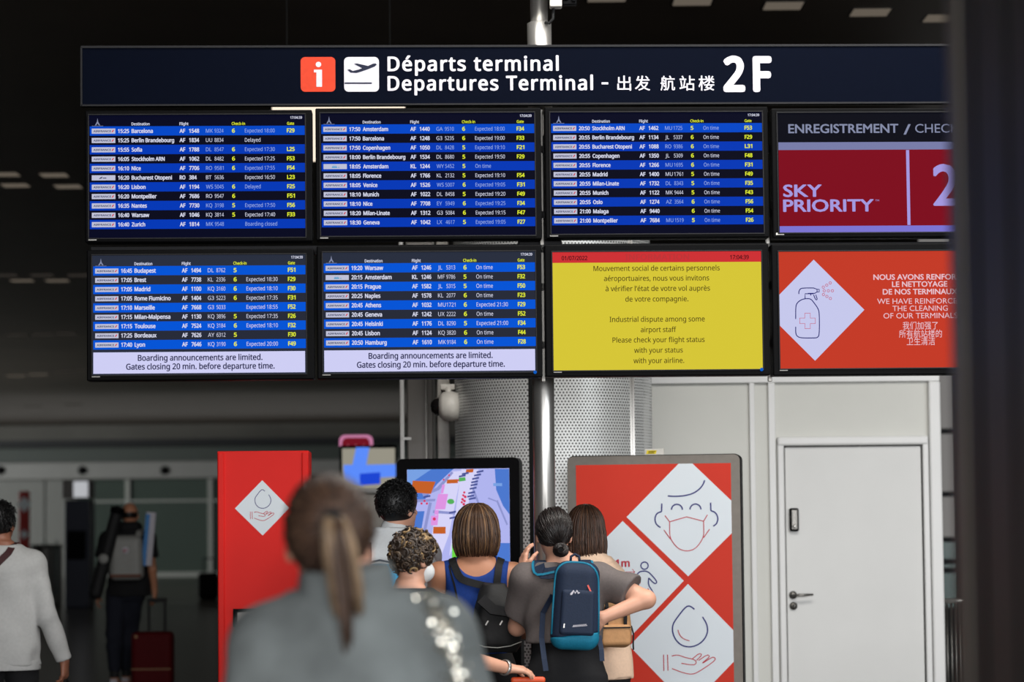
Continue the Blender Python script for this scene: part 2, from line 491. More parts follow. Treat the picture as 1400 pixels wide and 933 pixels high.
# perforated round column
PC = W(758, 700, 14.5)
PR = abs(W(893, 700, 14.5).x - PC.x)
PZ = 3.45
col = thing('column_perforated', None, None, (PC.x, 14.5, 0)); col['kind'] = 'structure'
mb = MB(); mb.cyl((0, 0, 0), (0, 0, PZ - .02), PR - .05, sides=48); mb.build('core', M['column_core'], col)
perf = perforated('perforated_metal', (222, 224, 224))
def shell(a0, a1, name):
    n = 40; vs = []; fs = []; uvs = []
    for i in range(n + 1):
        a = a0 + (a1 - a0) * i / n
        for z in (0, PZ): vs.append((PR * math.sin(a), -PR * math.cos(a), z)); uvs.append((a * PR, z))
    for i in range(n): fs.append((2 * i, 2 * i + 2, 2 * i + 3, 2 * i + 1))
    me = bpy.data.meshes.new(name); me.from_pydata(vs, [], fs)
    ul = me.uv_layers.new(name='UVMap')
    for lp in me.loops: ul.data[lp.index].uv = uvs[lp.vertex_index]
    return link(name, me, perf, col, smooth=True)
aA = math.asin(max(-1, (W(727, 600, 13.9).x - PC.x) / PR)); aB = math.asin((W(864, 600, 14.0).x - PC.x) / PR)
aC = math.asin((W(868, 600, 14.05).x - PC.x) / PR)
shell(-math.pi * .98, aA - .03, 'shell_panel'); shell(aA + .03, aB, 'shell_panel'); shell(aC, math.pi * .98, 'shell_panel')
mb = MB()
for a in (aB + .006, aC - .006):
    for r0 in (0,): mb.box((PR * math.sin(a) - .006, -PR * math.cos(a) - .006, 0), (PR * math.sin(a) + .006, -PR * math.cos(a) + .006, PZ))
mb.build('seam_strip', M['steel'], col)
mb = MB(); mb.lathe((0, 0, PZ - .03), [(PR - .04, 0), (PR + .006, 0), (PR + .006, .05), (PR - .04, .05)], 60); mb.build('top_ring', M['steel'], col)

# grey panel, rails and posts to the left of the column
def post(name, pa, pb, D, depth, m, ztop=3.3, y0=0.0, bev=.01):
    a, b = W(pa, 560, D).x, W(pb, 560, D).x
    return structure(MB().box((a, D + y0, 0), (b, D + y0 + depth, ztop), bev=bev).build(name, M[m]))
post('wall_panel_grey', 556, 593, 15.4, .12, 'grey_panel', 3.4)
post('column_white', 598, 615, 14.7, .08, 'white_plastic', 3.4)
slab('column_tube', (W(549.5, 560, 14.9).x - .014, 14.9, 0), (W(549.5, 560, 14.9).x + .014, 14.93, 3.4), 'trim_white', bev=.012)
post('column_rail', 581, 584, 15.2, .03, 'steel_dark', 3.4, bev=.002)
post('column_rail', 592, 595.5, 15.2, .03, 'mullion', 3.4, bev=.002)
mb = MB()
for py in (600,):
    a, b = W(549, py, 14.9), W(562, py, 14.9); mb.box((a.x, 14.9, a.z - .008), (b.x, 14.93, a.z + .008))
structure(mb.build('trim_11', M['trim_white']))
# dome camera on its bracket
p = W(613, 556, 14.35)
dc = thing('dome_camera', 'white dome security camera bracketed beside the perforated column', 'security camera', (p.x, p.y, p.z))
mb = MB(); mb.lathe((0, 0, 0), [(.01, -.055), (.06, -.055), (.085, -.03), (.09, .02), (.08, .06), (.02, .068)], 28, 'x'); mb.build('housing', M['white_plastic'], dc)
mb = MB(); mb.lathe((-.05, 0, .0), [(.004, -.058), (.03, -.05), (.05, -.03), (.058, 0), (.058, .006)], 24, 'x'); mb.build('dome', pbr('dome_glass', (24, 22, 22), 0.06, spec=0.8), dc)
mb = MB(); mb.box((-.03, .05, -.02), (.06, .33, .05), bev=.01); mb.box((-.05, .02, .10), (.04, .36, .135), bev=.008); mb.cyl((0, .03, .05), (0, .03, .12), .02); mb.build('bracket', M['white_plastic'], dc)

# steel pole carrying the sign
PX = W(743, 500, 11.16)
pole = thing('sign_pole', 'polished steel pole behind the departure screens', 'pole', (PX.x, 11.16 + .16, 0))
rl = abs(W(758, 600, 11.3).x - W(728, 600, 11.3).x) / 2
zc0, zc1 = W(738, 70, 11.3).z, W(738, 30, 11.3).z
mb = MB(); mb.cyl((0, 0, 0), (0, 0, zc0), rl, sides=32); mb.build('lower_tube', M['steel'], pole)
mb = MB(); mb.lathe((0, 0, 0), [(rl, zc0 - .3), (rl + .006, zc0 - .3), (rl + .006, zc1 - .004), (rl - .002, zc1), (.02, zc1)], 32); mb.build('collar', M['steel'], pole)
mb = MB(); mb.cyl((0, 0, zc1), (0, 0, CEIL), rl * .8, sides=32); mb.build('upper_tube', M['steel'], pole)
mb = MB(); mb.lathe((0, 0, 0), [(.16, 0), (.16, .012), (.08, .03), (rl, .03)], 32); mb.build('base_flange', M['steel'], pole)
p = W(748, 5, 11.2)
cm = thing('pole_camera', 'small white box camera with black lens arm at the top of the pole', 'security camera', (p.x, 11.16 + .16, p.z))
MB().box((.012, -.115, -.012), (.07, -.048, .09), bev=.006).build('camera_body', M['white_plastic'], cm)
MB().box((.055, -.113, -.008), (.066, -.109, .004)).build('status_light', glow('status_red', (220, 60, 60)), cm)
mb = MB(); mb.tube([(.03, -.07, -.01), (.028, -.07, -.06), (.01, -.06, -.08), (-.01, -.052, -.075)], .007, 8); mb.build('cable', M['rubber'], cm)
mb = MB(); mb.box((.07, -.09, .0), (.14, -.05, .03), bev=.006); mb.box((.075, -.1, .02), (.10, -.04, .06), bev=.008); mb.box((.115, -.1, .012), (.135, -.04, .05), bev=.006); mb.build('lens_arm', M['black_plastic'], cm)

# ---------------------------------------------------------------- sign and screens
YAW = R(2.3)
PF = Frame((W(740, 466, 11.0).x, 11.0, 0), YAW)
def pf(px, py): return PF.uv(px, py)

su0, su1 = pf(112, 105)[0], pf(1372, 105)[0]
sz0, sz1 = pf(740, 143.4)[1], pf(740, 63.3)[1]
SF = PF.at((su0 + su1) / 2, sz0)
def sp(px, py): return SF.uv(px, py)
sign = thing('terminal_sign', 'long navy overhead sign board for departures of terminal 2F', 'sign', SF.O, YAW)
hw, hh = (su1 - su0) / 2, sz1 - sz0
MB().box((-hw, 0, 0), (hw, .03, hh), bev=.004).build('sign_panel', M['sign_navy'], sign)
mb = MB(); mb.box((-hw - .004, -.006, hh - .004), (hw + .004, .036, hh + .006)); mb.box((-hw - .004, -.006, 0.0), (hw + .004, .036, .008)); mb.box((-hw - .006, -.006, 0), (-hw + .002, .036, hh)); mb.box((hw - .002, -.006, 0), (hw + .006, .036, hh))
mb.build('edge_trim', M['frame_dark'], sign)
x = sp(740, 100)[0]; MB().box((x - .05, .03, .10), (x + .05, .255, hh - .06), bev=.004).build('bracket', M['frame_dark'], sign)
f = Flat(); Y1 = -.0015
def tline(f, st, xl, xr, base, cap_px, m=0, bold=.034):
    a = sp(xl, base); b = sp(xr, base); c = sp(xl, base - cap_px)
    TRACK[0] = 1.12; f.text(st, a[0], a[1], c[1] - a[1], Y1, m, bold, xr=b[0]); TRACK[0] = 1.0
tline(f, 'Départs terminal', 529.8, 764, 97.0, 19); f.build('french_lettering', M['vinyl_white'], sign); f = Flat()
tline(f, 'Departures Terminal', 529.8, 811, 123.7, 19)
a, b = sp(822.5, 115.5), sp(831.5, 112.6); f.rect(a[0], a[1], b[0], b[1], Y1); f.build('english_lettering', M['vinyl_white'], sign); f = Flat()
for ch, xl, xr in (('出', 844, 863), ('发', 868, 889), ('航', 903, 923), ('站', 929, 950), ('楼', 955, 977)):
    g = text_geo(ch, .012); zz = [q[1] for q in g[0]]; zmin, zmax = min(zz), max(zz)
    a, b, c = sp(xl, 124.2), sp(xr, 124.2), sp(xl, 103.4)
    k = (c[1] - a[1]) / (zmax - zmin); f.text(ch, a[0], a[1] - zmin * k, k * CAPS[USE[0]], Y1, 0, .012, xr=b[0])
f.build('chinese_lettering', M['vinyl_white'], sign); f = Flat()
tline(f, '2', 989, 1019, 123.7, 44.5, bold=.055); tline(f, 'F', 1029.5, 1055.5, 123.7, 44.5, bold=.055)
f.build('number_lettering', M['vinyl_white'], sign)
def c1(p): return sp(390 + p[0] / 3.5, 60 + p[1] / 3.5)
a, b = sp(411.2, 125.6), sp(458.4, 78); f = Flat(); f.poly(rrect(a[0], a[1], b[0], b[1], .02), Y1, 0)
cx_, cz_ = c1((159, 99)); f.poly([(cx_ + .0125 * math.cos(t * .314), cz_ + .0125 * math.sin(t * .314)) for t in range(20)], Y1 - .001, 1)
f.poly([c1(q) for q in ((137, 124), (176, 124), (176, 206), (149, 206), (149, 137), (137, 137))][::-1], Y1 - .001, 1)
f.build('information_icon', [M['vinyl_orange'], M['vinyl_white']], sign)
a, b = sp(470.6, 125.6), sp(518, 78); f = Flat(); f.poly(rrect(a[0], a[1], b[0], b[1], .02), Y1, 0)
plane = ((297, 124), (309, 122), (323, 130), (352, 123), (367, 117), (329, 96), (343, 94), (396, 106), (420, 95), (433, 94), (438, 100), (428, 109), (396, 122), (362, 134), (340, 140), (312, 138))
f.poly([c1(q) for q in plane][::-1], Y1 - .001, 1)
f.poly([c1(q) for q in ((284, 185), (412, 185), (416, 188), (412, 192), (284, 192))][::-1], Y1 - .001, 1)
f.build('departure_icon', [M['vinyl_white'], M['vinyl_navy']], sign)

# frame that carries the screens
mf = thing('mounting_frame', 'dark metal frame holding the two rows of screens under the sign', 'frame', PF.O, YAW)
mb = MB()
for py, t in ((337, .022), (200, .02), (290, .02), (390, .02), (470, .02)):
    z = pf(740, py)[1]
    if True: mb.box((pf(440 if py != 337 else 120, py)[0], .093, z - t), (pf(1370, py)[0], .115, z + t), bev=.003)
z = pf(740, 337)[1]
for n in range(5):
    pass
mb.build('rail', M['frame_dark'], mf)
for px in (742.6, 1054):
    a = pf(px, 330)[0]
    MB().box((a - .009, .093, pf(px, 520)[1]), (a + .009, .115, sz0 - .004), bev=.002).build('upright', M['steel_dark'], mf)
MB().box((pf(740, 300)[0] - .1, .115, pf(740, 470)[1] - .02), (pf(740, 300)[0] + .1, .2, pf(740, 180)[1]), bev=.004).build('pole_bracket', M['frame_dark'], mf)
for py in (410, 440):
    pass

G = {}
for k, c in dict(blue=(0, 56, 182), blue_dim=(0, 72, 200), blue_low=(0, 84, 214), navy=(4, 6, 32), dark=(7, 8, 28), slate=(40, 46, 62), slate_dark=(38, 42, 56), white=(214, 216, 236), soft=(150, 176, 232),
                 yellow=(226, 236, 50), tagw=(190, 192, 214), tagn=(26, 32, 78), tagr=(210, 40, 50), tagb=(40, 150, 200), lav=(206, 206, 244), ink=(34, 36, 76), info_y=(214, 198, 54), info_r=(206, 48, 52), info_t=(74, 60, 20), info_g=(190, 52, 54), info_k=(74, 16, 22),
                 sky_red=(126, 8, 28), sky_lav=(164, 152, 222), sky_dark=(9, 10, 22), sky_grey=(132, 138, 166), band=(120, 124, 168), band2=(124, 116, 210), san_red=(196, 58, 38), san_lav=(198, 200, 236), san_txt=(232, 196, 206), san_navy=(22, 24, 108), san_pink=(196, 80, 104)).items():
    G[k] = glow('screen_' + k, c)
def display(label, outer, active, sticker=None, dot=False):
    u0, u1 = pf(outer[0], (outer[1] + outer[3]) / 2)[0], pf(outer[2], (outer[1] + outer[3]) / 2)[0]
    mx = (outer[0] + outer[2]) / 2
    z0, z1 = pf(mx, outer[3])[1], pf(mx, outer[1])[1]
    F = PF.at((u0 + u1) / 2, z0)
    t = thing('information_display', label, 'screen', F.O, YAW, 'departure screens under the sign')
    hw, hh = (u1 - u0) / 2, z1 - z0
    MB().box((-hw, 0, 0), (hw, .09, hh), bev=.006).build('housing', M['black_plastic'], t)
    def q(px, py): return F.uv(px, py)
    a0, a1 = q(active[0], (active[1] + active[3]) / 2)[0], q(active[2], (active[1] + active[3]) / 2)[0]
    mx = (active[0] + active[2]) / 2
    b0, b1 = q(mx, active[3])[1], q(mx, active[1])[1]
    mb = MB(); e = .006
    for lo, hi in (((a0 - e, -.008, b0 - e), (a1 + e, .001, b0)), ((a0 - e, -.008, b1), (a1 + e, .001, b1 + e)), ((a0 - e, -.008, b0), (a0, .001, b1)), ((a1, -.008, b0), (a1 + e, .001, b1))): mb.box(lo, hi, bev=.0015, seg=1)
    mb.build('bezel', M['frame_dark'], t)
    if sticker:
        p = q(sticker, active[3] + 2.5); Flat().rect(p[0], p[1] - .005, p[0] + .037, p[1] + .005, -.001).build('sticker', M['white_plastic'], t)
    if dot:
        p = q(active[2] - .5, active[3] - .2); mb = MB(); mb.lathe((p[0], -.009, p[1]), [(.001, -.001), (.008, -.001), (.008, .002)], 16, 'y'); mb.build('blue_sticker', glow('dot_blue', (10, 90, 190)), t)
    return t, F, q, (a0, b0, a1, b1)
HEAD = (('Destination', .196), ('Flight', .419))
def flight(label, outer, active, rows, low=False, dot=False):
    t, F, q, (a0, b0, a1, b1) = display(label, outer, active, sticker=active[0] - 1, dot=dot)
    w, h = a1 - a0, b1 - b0
    X = lambda u: a0 + u * w
    Z = lambda v: b1 - v * h
    top, pitch = (.0905, .0762) if not low else (.0905, .0775)
    base = 'slate_dark' if low else 'dark'
    s = MB().box((a0, -.003, b0), (a1, .001, b1)).build('screen', G['slate'] if low else G['navy'], t)
    f = Flat()
    for i in range(len(rows)):
        if i % 2 == 1: f.rect(X(0), Z(top + pitch * (i + 1)), X(1), Z(top + pitch * i), -.0035)
    f.build('dark_rows', G[base], s)
    hd = Flat()
    L1, L2 = -.0055, -.005
    cap = .031 * h * (1.08 if low else 1)
    for i, r in enumerate(rows):
        if i % 2 == 0:
            Flat().rect(X(0.004), Z(top + pitch * (i + 1)), X(1), Z(top + pitch * i), -.004).build('row_band', G['blue_low' if low else 'blue_dim' if i < 2 else 'blue'], s)
        zc = top + pitch * (i + .5)
        air, tm, dest, fl, cs_, chk, st, gate = r
        # airline tag
        tg = Flat(); tx0, tx1 = X(.013), X(.122); tz0, tz1 = Z(zc + .022), Z(zc - .020)
        tg.rect(tx0, tz0, tx1, tz1, L2, 0)
        tw = tx1 - tx0; th = tz1 - tz0
        if air == 'AF':
            tg.text('AIRFRANCE', tx0 + tw * .07, tz0 + th * .3, th * .36, L1, 1, .03, xr=tx0 + tw * .82)
            tg.poly([(tx0 + tw * .84, tz0 + th * .28), (tx0 + tw * .89, tz0 + th * .28), (tx0 + tw * .95, tz0 + th * .72), (tx0 + tw * .90, tz0 + th * .72)], L1, 2)
        elif air == 'KL':
            tg.rect(tx0 + tw * .36, tz0 + th * .26, tx0 + tw * .58, tz0 + th * .46, L1, 3)
            for kx in (.39, .45, .51): tg.rect(tx0 + tw * kx, tz0 + th * .52, tx0 + tw * (kx + .035), tz0 + th * .66, L1, 3)
            tg.rect(tx0 + tw * .62, tz0 + th * .28, tx0 + tw * .68, tz0 + th * .40, L1, 3)
        else:
            tg.poly([(tx0 + tw * .30, tz0 + th * .25), (tx0 + tw * .42, tz0 + th * .4), (tx0 + tw * .46, tz0 + th * .78), (tx0 + tw * .35, tz0 + th * .5)], L1, 1)
            tg.rect(tx0 + tw * .47, tz0 + th * .36, tx0 + tw * .62, tz0 + th * .52, L1, 1)
        tg.build('airline_tag', [G['tagw'], G['tagn'], G['tagr'], G['tagb']], s)
        zb = Z(zc + .0165); ln = Flat()
        SOFT = 2 if (not low and i % 2 == 0) else 0
        bold = .046
        ln.text(tm, X(.134), zb, cap, L1, 0, bold, xr=X(.186))
        ln.text(dest, X(.197), zb, cap, L1, 0, bold, wf=.86)
        a, n = fl.split()
        ln.text(a, X(.419), zb, cap, L1, 0, bold, xr=X(.446)); ln.text(n, X(.463), zb, cap, L1, 0, bold, xr=X(.463 + .0118 * len(n)))
        if cs_:
            a, n = cs_.split()
            ln.text(a, X(.541), zb, cap, L1, SOFT, 0, wf=.92); ln.text(n, X(.581), zb, cap, L1, SOFT, 0, xr=X(.623))
        if st: ln.text(st, X(.722), zb, cap, L1, SOFT, 0, wf=.8)
        if chk: ln.text(chk, X(.662), zb, cap, L1, 1, bold)
        if gate: ln.text(gate, X(.917), zb, cap, L1, 1, bold, xr=X(.953))
        ln.build('row_lettering', [G['white'], G['yellow'], G['soft']], s)
    hcap = cap * .72
    hd.text('Destination', X(.197), Z(.083), hcap, L1, 0, .03, xr=X(.281)); hd.text('Flight', X(.419), Z(.083), hcap, L1, 0, .03, xr=X(.461))
    hd.text('17:04:39', X(.933), Z(.034), hcap * .9, L1, 0, .03, xr=X(.988))
    hd.text('Check-in', X(.661), Z(.083), hcap, L1, 1, .03, xr=X(.723)); hd.text('Gate', X(.918), Z(.083), hcap, L1, 1, .03, xr=X(.951))
    hd.build('header_lettering', [G['white'], G['yellow']], s)
    # little tower emblem with its line
    e = Flat(); ex = X(.04)
    e.poly([(ex - .012, Z(.082)), (ex - .006, Z(.082)), (ex, Z(.066)), (ex + .006, Z(.082)), (ex + .012, Z(.082)), (ex + .003, Z(.055)), (ex, Z(.024)), (ex - .003, Z(.055))], L1)
    e.rect(X(.014), Z(.0895), X(.066), Z(.0865), L1); e.build('tower_emblem', G['sky_grey'], s)
    if low:
        n = Flat(); n.rect(X(0.004), Z(.99), X(.996), Z(.812), -.004, 0)
        n.text('Boarding announcements are limited.', X(.212), Z(.884), cap * 1.42, L1, 1, .03, xr=X(.796))
        n.text('Gates closing 20 min. before departure time.', X(.157), Z(.957), cap * 1.42, L1, 1, .03, xr=X(.853))
        n.build('notice_panel', [G['lav'], G['ink']], s)
    return t
r1 = [('AF', '15:25', 'Barcelona', 'AF 1548', 'MK 9324', '6', 'Expected 18:00', 'F29'), ('AF', '15:25', 'Berlin Brandebourg', 'AF 1834', 'UU 8834', '', 'Delayed', ''),
      ('AF', '15:55', 'Sofia', 'AF 1788', 'DL 8547', '6', 'Expected 17:30', 'L25'), ('AF', '16:05', 'Stockholm ARN', 'AF 1062', 'DL 8482', '6', 'Expected 17:25', 'F53'),
      ('AF', '16:10', 'Nice', 'AF 7706', 'RO 9581', '6', 'Expected 17:55', 'F54'), ('RO', '16:20', 'Bucharest Otopeni', 'RO 384', 'BT 5636', '', 'Expected 16:50', 'L23'),
      ('AF', '16:20', 'Lisbon', 'AF 1194', 'WS 5045', '6', 'Delayed', 'F25'), ('AF', '16:20', 'Montpellier', 'AF 7686', 'RO 9547', '6', '', 'F51'),
      ('AF', '16:35', 'Nantes', 'AF 7730', 'KQ 3198', '5', 'Expected 17:50', 'F56'), ('AF', '16:40', 'Warsaw', 'AF 1046', 'KQ 3814', '5', 'Expected 17:40', 'F33'),
      ('AF', '16:40', 'Zurich', 'AF 1814', 'MK 9548', '', 'Boarding closed', '')]
r2 = [('AF', '17:50', 'Amsterdam', 'AF 1440', 'GA 9510', '6', 'Expected 18:00', 'F34'), ('AF', '17:50', 'Barcelona', 'AF 1248', 'G3 5235', '6', 'Expected 19:00', 'F33'),
      ('AF', '17:50', 'Copenhagen', 'AF 1050', 'DL 8428', '5', 'Expected 19:10', 'F21'), ('AF', '18:00', 'Berlin Brandebourg', 'AF 1534', 'DL 8680', '5', 'Expected 19:50', 'F29'),
      ('KL', '18:05', 'Amsterdam', 'KL 1244', 'WY 5452', '5', 'On time', ''), ('AF', '18:05', 'Florence', 'AF 1766', 'KL 2132', '5', 'Expected 19:10', 'F54'),
      ('AF', '18:05', 'Venice', 'AF 1526', 'WS 5007', '6', 'Expected 19:05', 'F31'), ('AF', '18:10', 'Munich', 'AF 1022', 'DL 8458', '5', 'Expected 19:20', 'F49'),
      ('AF', '18:10', 'Nice', 'AF 7708', 'EY 5949', '6', 'Expected 19:25', 'F34'), ('AF', '18:20', 'Milan-Linate', 'AF 1312', 'G3 5084', '6', 'Expected 19:15', 'F47'),
      ('AF', '18:30', 'Geneva', 'AF 1042', 'LX 4617', '5', 'Expected 19:05', 'F27')]
r3 = [('AF', '20:50', 'Stockholm ARN', 'AF 1462', 'MU 1725', '5', 'On time', 'F53'), ('AF', '20:55', 'Berlin Brandebourg', 'AF 1134', 'JL 5337', '6', 'On time', 'F29'),
      ('AF', '20:55', 'Bucharest Otopeni', 'AF 1088', 'RO 9386', '6', 'On time', 'L31'), ('AF', '20:55', 'Copenhagen', 'AF 1350', 'JL 5309', '6', 'On time', 'F48'),
      ('AF', '20:55', 'Florence', 'AF 1266', 'MU 1695', '6', 'On time', 'F31'), ('AF', '20:55', 'Madrid', 'AF 1400', 'MU 1761', '5', 'On time', 'F49'),
      ('AF', '20:55', 'Milan-Linate', 'AF 1732', 'DL 8343', '5', 'On time', 'F35'), ('AF', '20:55', 'Munich', 'AF 1122', 'MK 9444', '5', 'On time', 'F43'),
      ('AF', '20:55', 'Oslo', 'AF 1274', 'AZ 3564', '6', 'On time', 'F56'), ('AF', '21:00', 'Malaga', 'AF 9440', '', '6', 'On time', 'F54'),
      ('AF', '21:00', 'Montpellier', 'AF 7684', 'MU 1519', '5', 'On time', 'F26')]
r4 = [('AF', '16:45', 'Budapest', 'AF 1494', 'DL 8762', '5', '', 'F51'), ('AF', '17:05', 'Brest', 'AF 7738', 'KL 2336', '6', 'Expected 18:30', 'F29'),
      ('AF', '17:05', 'Madrid', 'AF 1100', 'KQ 3160', '6', 'Expected 18:10', 'F30'), ('AF', '17:05', 'Rome Fiumicino', 'AF 1404', 'G3 5223', '6', 'Expected 17:35', 'F31'),
      ('AF', '17:10', 'Marseille', 'AF 7668', 'G3 5033', '', 'Expected 18:55', 'F52'), ('AF', '17:15', 'Milan-Malpensa', 'AF 1130', 'KQ 3896', '5', 'Expected 17:35', 'F26'),
      ('AF', '17:15', 'Toulouse', 'AF 7524', 'KQ 3184', '6', 'Expected 18:10', 'F32'), ('AF', '17:25', 'Bordeaux', 'AF 7626', 'AY 6312', '5', '', 'F30'),
      ('AF', '17:40', 'Lyon', 'AF 7646', 'KQ 3190', '6', 'Expected 20:00', 'F49')]
r5 = [('AF', '19:20', 'Warsaw', 'AF 1246', 'JL 5313', '6', 'On time', 'F53'), ('KL', '20:15', 'Amsterdam', 'KL 1246', 'MF 9786', '5', 'On time', 'F32'),
      ('AF', '20:15', 'Prague', 'AF 1582', 'JL 5315', '5', 'On time', 'F50'), ('AF', '20:25', 'Naples', 'AF 1578', 'KL 2077', '6', 'On time', 'F23'),
      ('AF', '20:45', 'Athens', 'AF 1032', 'MU 1721', '6', 'Expected 21:30', 'F29'), ('AF', '20:45', 'Geneva', 'AF 1242', 'UX 2222', '6', 'On time', 'F52'),
      ('AF', '20:45', 'Helsinki', 'AF 1176', 'DL 8290', '5', 'Expected 21:00', 'F34'), ('AF', '20:45', 'Lisbon', 'AF 1124', 'KQ 3820', '6', 'On time', 'F44'),
      ('AF', '20:50', 'Hamburg', 'AF 1610', 'MK 9184', '6', 'On time', 'F28')]
flight('upper screen of blue and black rows, earliest flights from 15:25 to 16:40', (116, 150.5, 427, 331), (121.8, 157.5, 417, 325), r1)
flight('upper screen of blue and black rows, flights from 17:50 to 18:30', (431.5, 147.5, 740.3, 328), (438.6, 155, 731, 322.3), r2)
flight('upper screen of blue and black rows, flights from 20:50 to 21:00', (745.3, 146, 1051, 325.5), (753, 154, 1042.5, 319.5), r3)
flight('lower screen of blue and grey rows, flights 16:45 to 17:40, notice below', (118.5, 341, 429.5, 520), (126.5, 349, 418, 512), r4, low=True)
flight('lower screen of blue and grey rows, flights 19:20 to 20:50, notice below', (433.3, 335.5, 741, 517.5), (441.8, 345, 732, 509.5), r5, low=True, dot=True)

# check-in direction screen, upper row
t, F, q, (a0, b0, a1, b1) = display('upper screen with dark red panel reading SKY PRIORITY, partly behind the dark pillar', (1055.5, 147.5, 1364, 324.5), (1064, 154.5, 1355, 317.5), sticker=1061)
s = MB().box((a0, -.003, b0), (a1, .001, b1)).build('screen', G['sky_dark'], t)
def Lp(f, st, xl, base, cap, m, bold, xr, y=-.0055):
    a, b, c = q(xl, base), q(xr, base), q(xl, base - cap); f.text(st, a[0], a[1], c[1] - a[1], y, m, bold, xr=b[0])
def rowrect(f, y0, y1, m, y=-.004):
    f.rect(a0 + .002, q(1180, y1)[1], a1 - .002, q(1180, y0)[1], y, m)
f = Flat(); rowrect(f, 194.5, 205, 0); rowrect(f, 309, 317.5, 1); f.build('lavender_band', [G['band'], G['band2']], s)
f = Flat(); rowrect(f, 205, 309, 0); f.build('red_panel', G['sky_red'], s)
f = Flat(); a = q(1240.3, 308); b = q(1242.6, 205.5); f.rect(a[0], a[1], b[0], b[1], -.0055); f.build('divider_line', G['sky_lav'], s)
USE[0] = 'round'
f = Flat(); Lp(f, 'ENREGISTREMENT', 1077.5, 182.3, 11.8, 0, .03, 1228); Lp(f, '/', 1235, 184, 13.5, 0, .02, 1245); Lp(f, 'CHECK-IN', 1251, 181.8, 11.8, 0, -.004, 1334); f.build('heading_lettering', G['sky_grey'], s)
f = Flat(); Lp(f, 'SKY', 1070.5, 269.3, 16, 0, .035, 1123.4); Lp(f, 'PRIORITY', 1070.5, 289.7, 16, 0, .035, 1194.5); Lp(f, 'TM', 1196.5, 275.6, 2.4, 0, 0, 1201.5); Lp(f, '2', 1275.5, 280.5, 54, 0, .03, 1312); f.build('priority_lettering', G['sky_lav'], s)

USE[0] = 'sans'
# yellow information screen, lower row
t, F, q, (a0, b0, a1, b1) = display('lower screen glowing yellow with a red INFORMATION bar', (745.3, 333.7, 1052, 514.5), (756, 344.5, 1041.5, 505.8), sticker=757, dot=True)
s = MB().box((a0, -.003, b0), (a1, .001, b1)).build('screen', G['info_y'], t)
f = Flat(); f.rect(a0, q(900, 359)[1], a1, b1, -.004); f.build('header_bar', G['info_r'], s)
f = Flat(); Lp(f, '01/07/2022', 767.8, 356.2, 5.6, 1, .03, 803); Lp(f, '17:04:39', 998, 354.8, 5.6, 1, .03, 1023.6); Lp(f, 'INFORMATION', 854.7, 355.6, 7.4, 0, .035, 942.3); f.build('header_lettering', [G['info_g'], G['info_k']], s)
for st, xl, xr, base in (('Mouvement social de certains personnels', 811.3, 983.9, 371), ('aéroportuaires, nous vous invitons', 825.6, 969.4, 384.6), ('à vérifier l’état de votre vol auprès', 827.8, 970.6, 398.6), ('de votre compagnie.', 854.9, 941, 412.8),
                         ('Industrial dispute among some', 833.4, 963.4, 440.6), ('airport staff', 875.9, 924.4, 454.6), ('Please check your flight status', 837.3, 963.3, 468.8), ('with your status', 866.9, 933.4, 482.8), ('with your airline.', 866, 935.3, 497)):
    f = Flat(); Lp(f, st, xl, base, 6.9, 0, .012, xr); f.build('message_line', G['info_t'], s)

# cleaning notice screen, lower row
t, F, q, (a0, b0, a1, b1) = display('lower orange screen with spray bottle in a pale diamond', (1055.8, 333, 1366, 513), (1065.6, 343.8, 1357, 503.2), sticker=1065.8)
s = MB().box((a0, -.003, b0), (a1, .001, b1)).build('screen', G['san_red'], t)
def c8(x, y): return q(1040 + x / 4.664, 330 + y / 4.664)
f = Flat(); f.poly(clip([c8(*p) for p in ((337, 118), (660, 438), (346, 763), (22, 440))][::-1], a0, b0, a1, b1), -.004); f.build('pale_diamond', G['san_lav'], s)
f = Flat()
def st8(pts, wd, m=0, closed=False, smooth=2): f.stroke([c8(*p) for p in pts], wd, -.0055, m, closed, smooth)
st8(((222, 497), (222, 420), (230, 395), (255, 375), (282, 367), (318, 367), (340, 395), (365, 430), (373, 460), (373, 600), (360, 616), (340, 618), (255, 618), (232, 608), (222, 590), (222, 546)), .0042)
st8(((282, 365), (282, 336), (335, 336)), .0042, smooth=0); st8(((242, 338), (242, 322), (250, 305), (268, 299), (358, 299), (358, 333), (300, 334)), .0042, smooth=1)
st8(((358, 308), (372, 308), (372, 324), (358, 324)), .0042, smooth=0); st8(((318, 338), (318, 347)), .004, smooth=0); st8(((336, 342), (345, 365), (352, 376), (360, 372), (356, 360), (350, 342)), .004, smooth=1)
f.build('bottle_drawing', G['san_navy'], s)
f = Flat()
for x, y in ((398, 294), (420, 281), (442, 267), (404, 317), (430, 317), (456, 317), (399, 341), (421, 353), (443, 366)):
    st8([(x + 8 * math.cos(a * .6283), y + 8 * math.sin(a * .6283)) for a in range(10)], .0024, 0, True, 1)
st8(((280, 460), (315, 460), (315, 491), (347, 491), (347, 526), (315, 526), (315, 558), (281, 558), (281, 526), (248, 526), (248, 491), (280, 491)), .0028, 0, True, 0)
f.build('spray_drawing', G['san_pink'], s)
USE[0] = 'round'
f = Flat()
for st, xl, xr, base, b in (('NOUS AVONS RENFORCÉ', 1193.8, 1320, 383, .03), ('LE NETTOYAGE', 1219.3, 1295, 392.6, .03), ('DE NOS TERMINAUX', 1206.6, 1308.6, 403, .03), ('WE HAVE REINFORCED', 1199, 1316, 416, 0), ('THE CLEANING', 1220, 1295.5, 425.7, 0), ('OF OUR TERMINALS', 1207.6, 1308.5, 435.8, 0)):
    Lp(f, st, xl, base, 7.2, 0, b, xr)
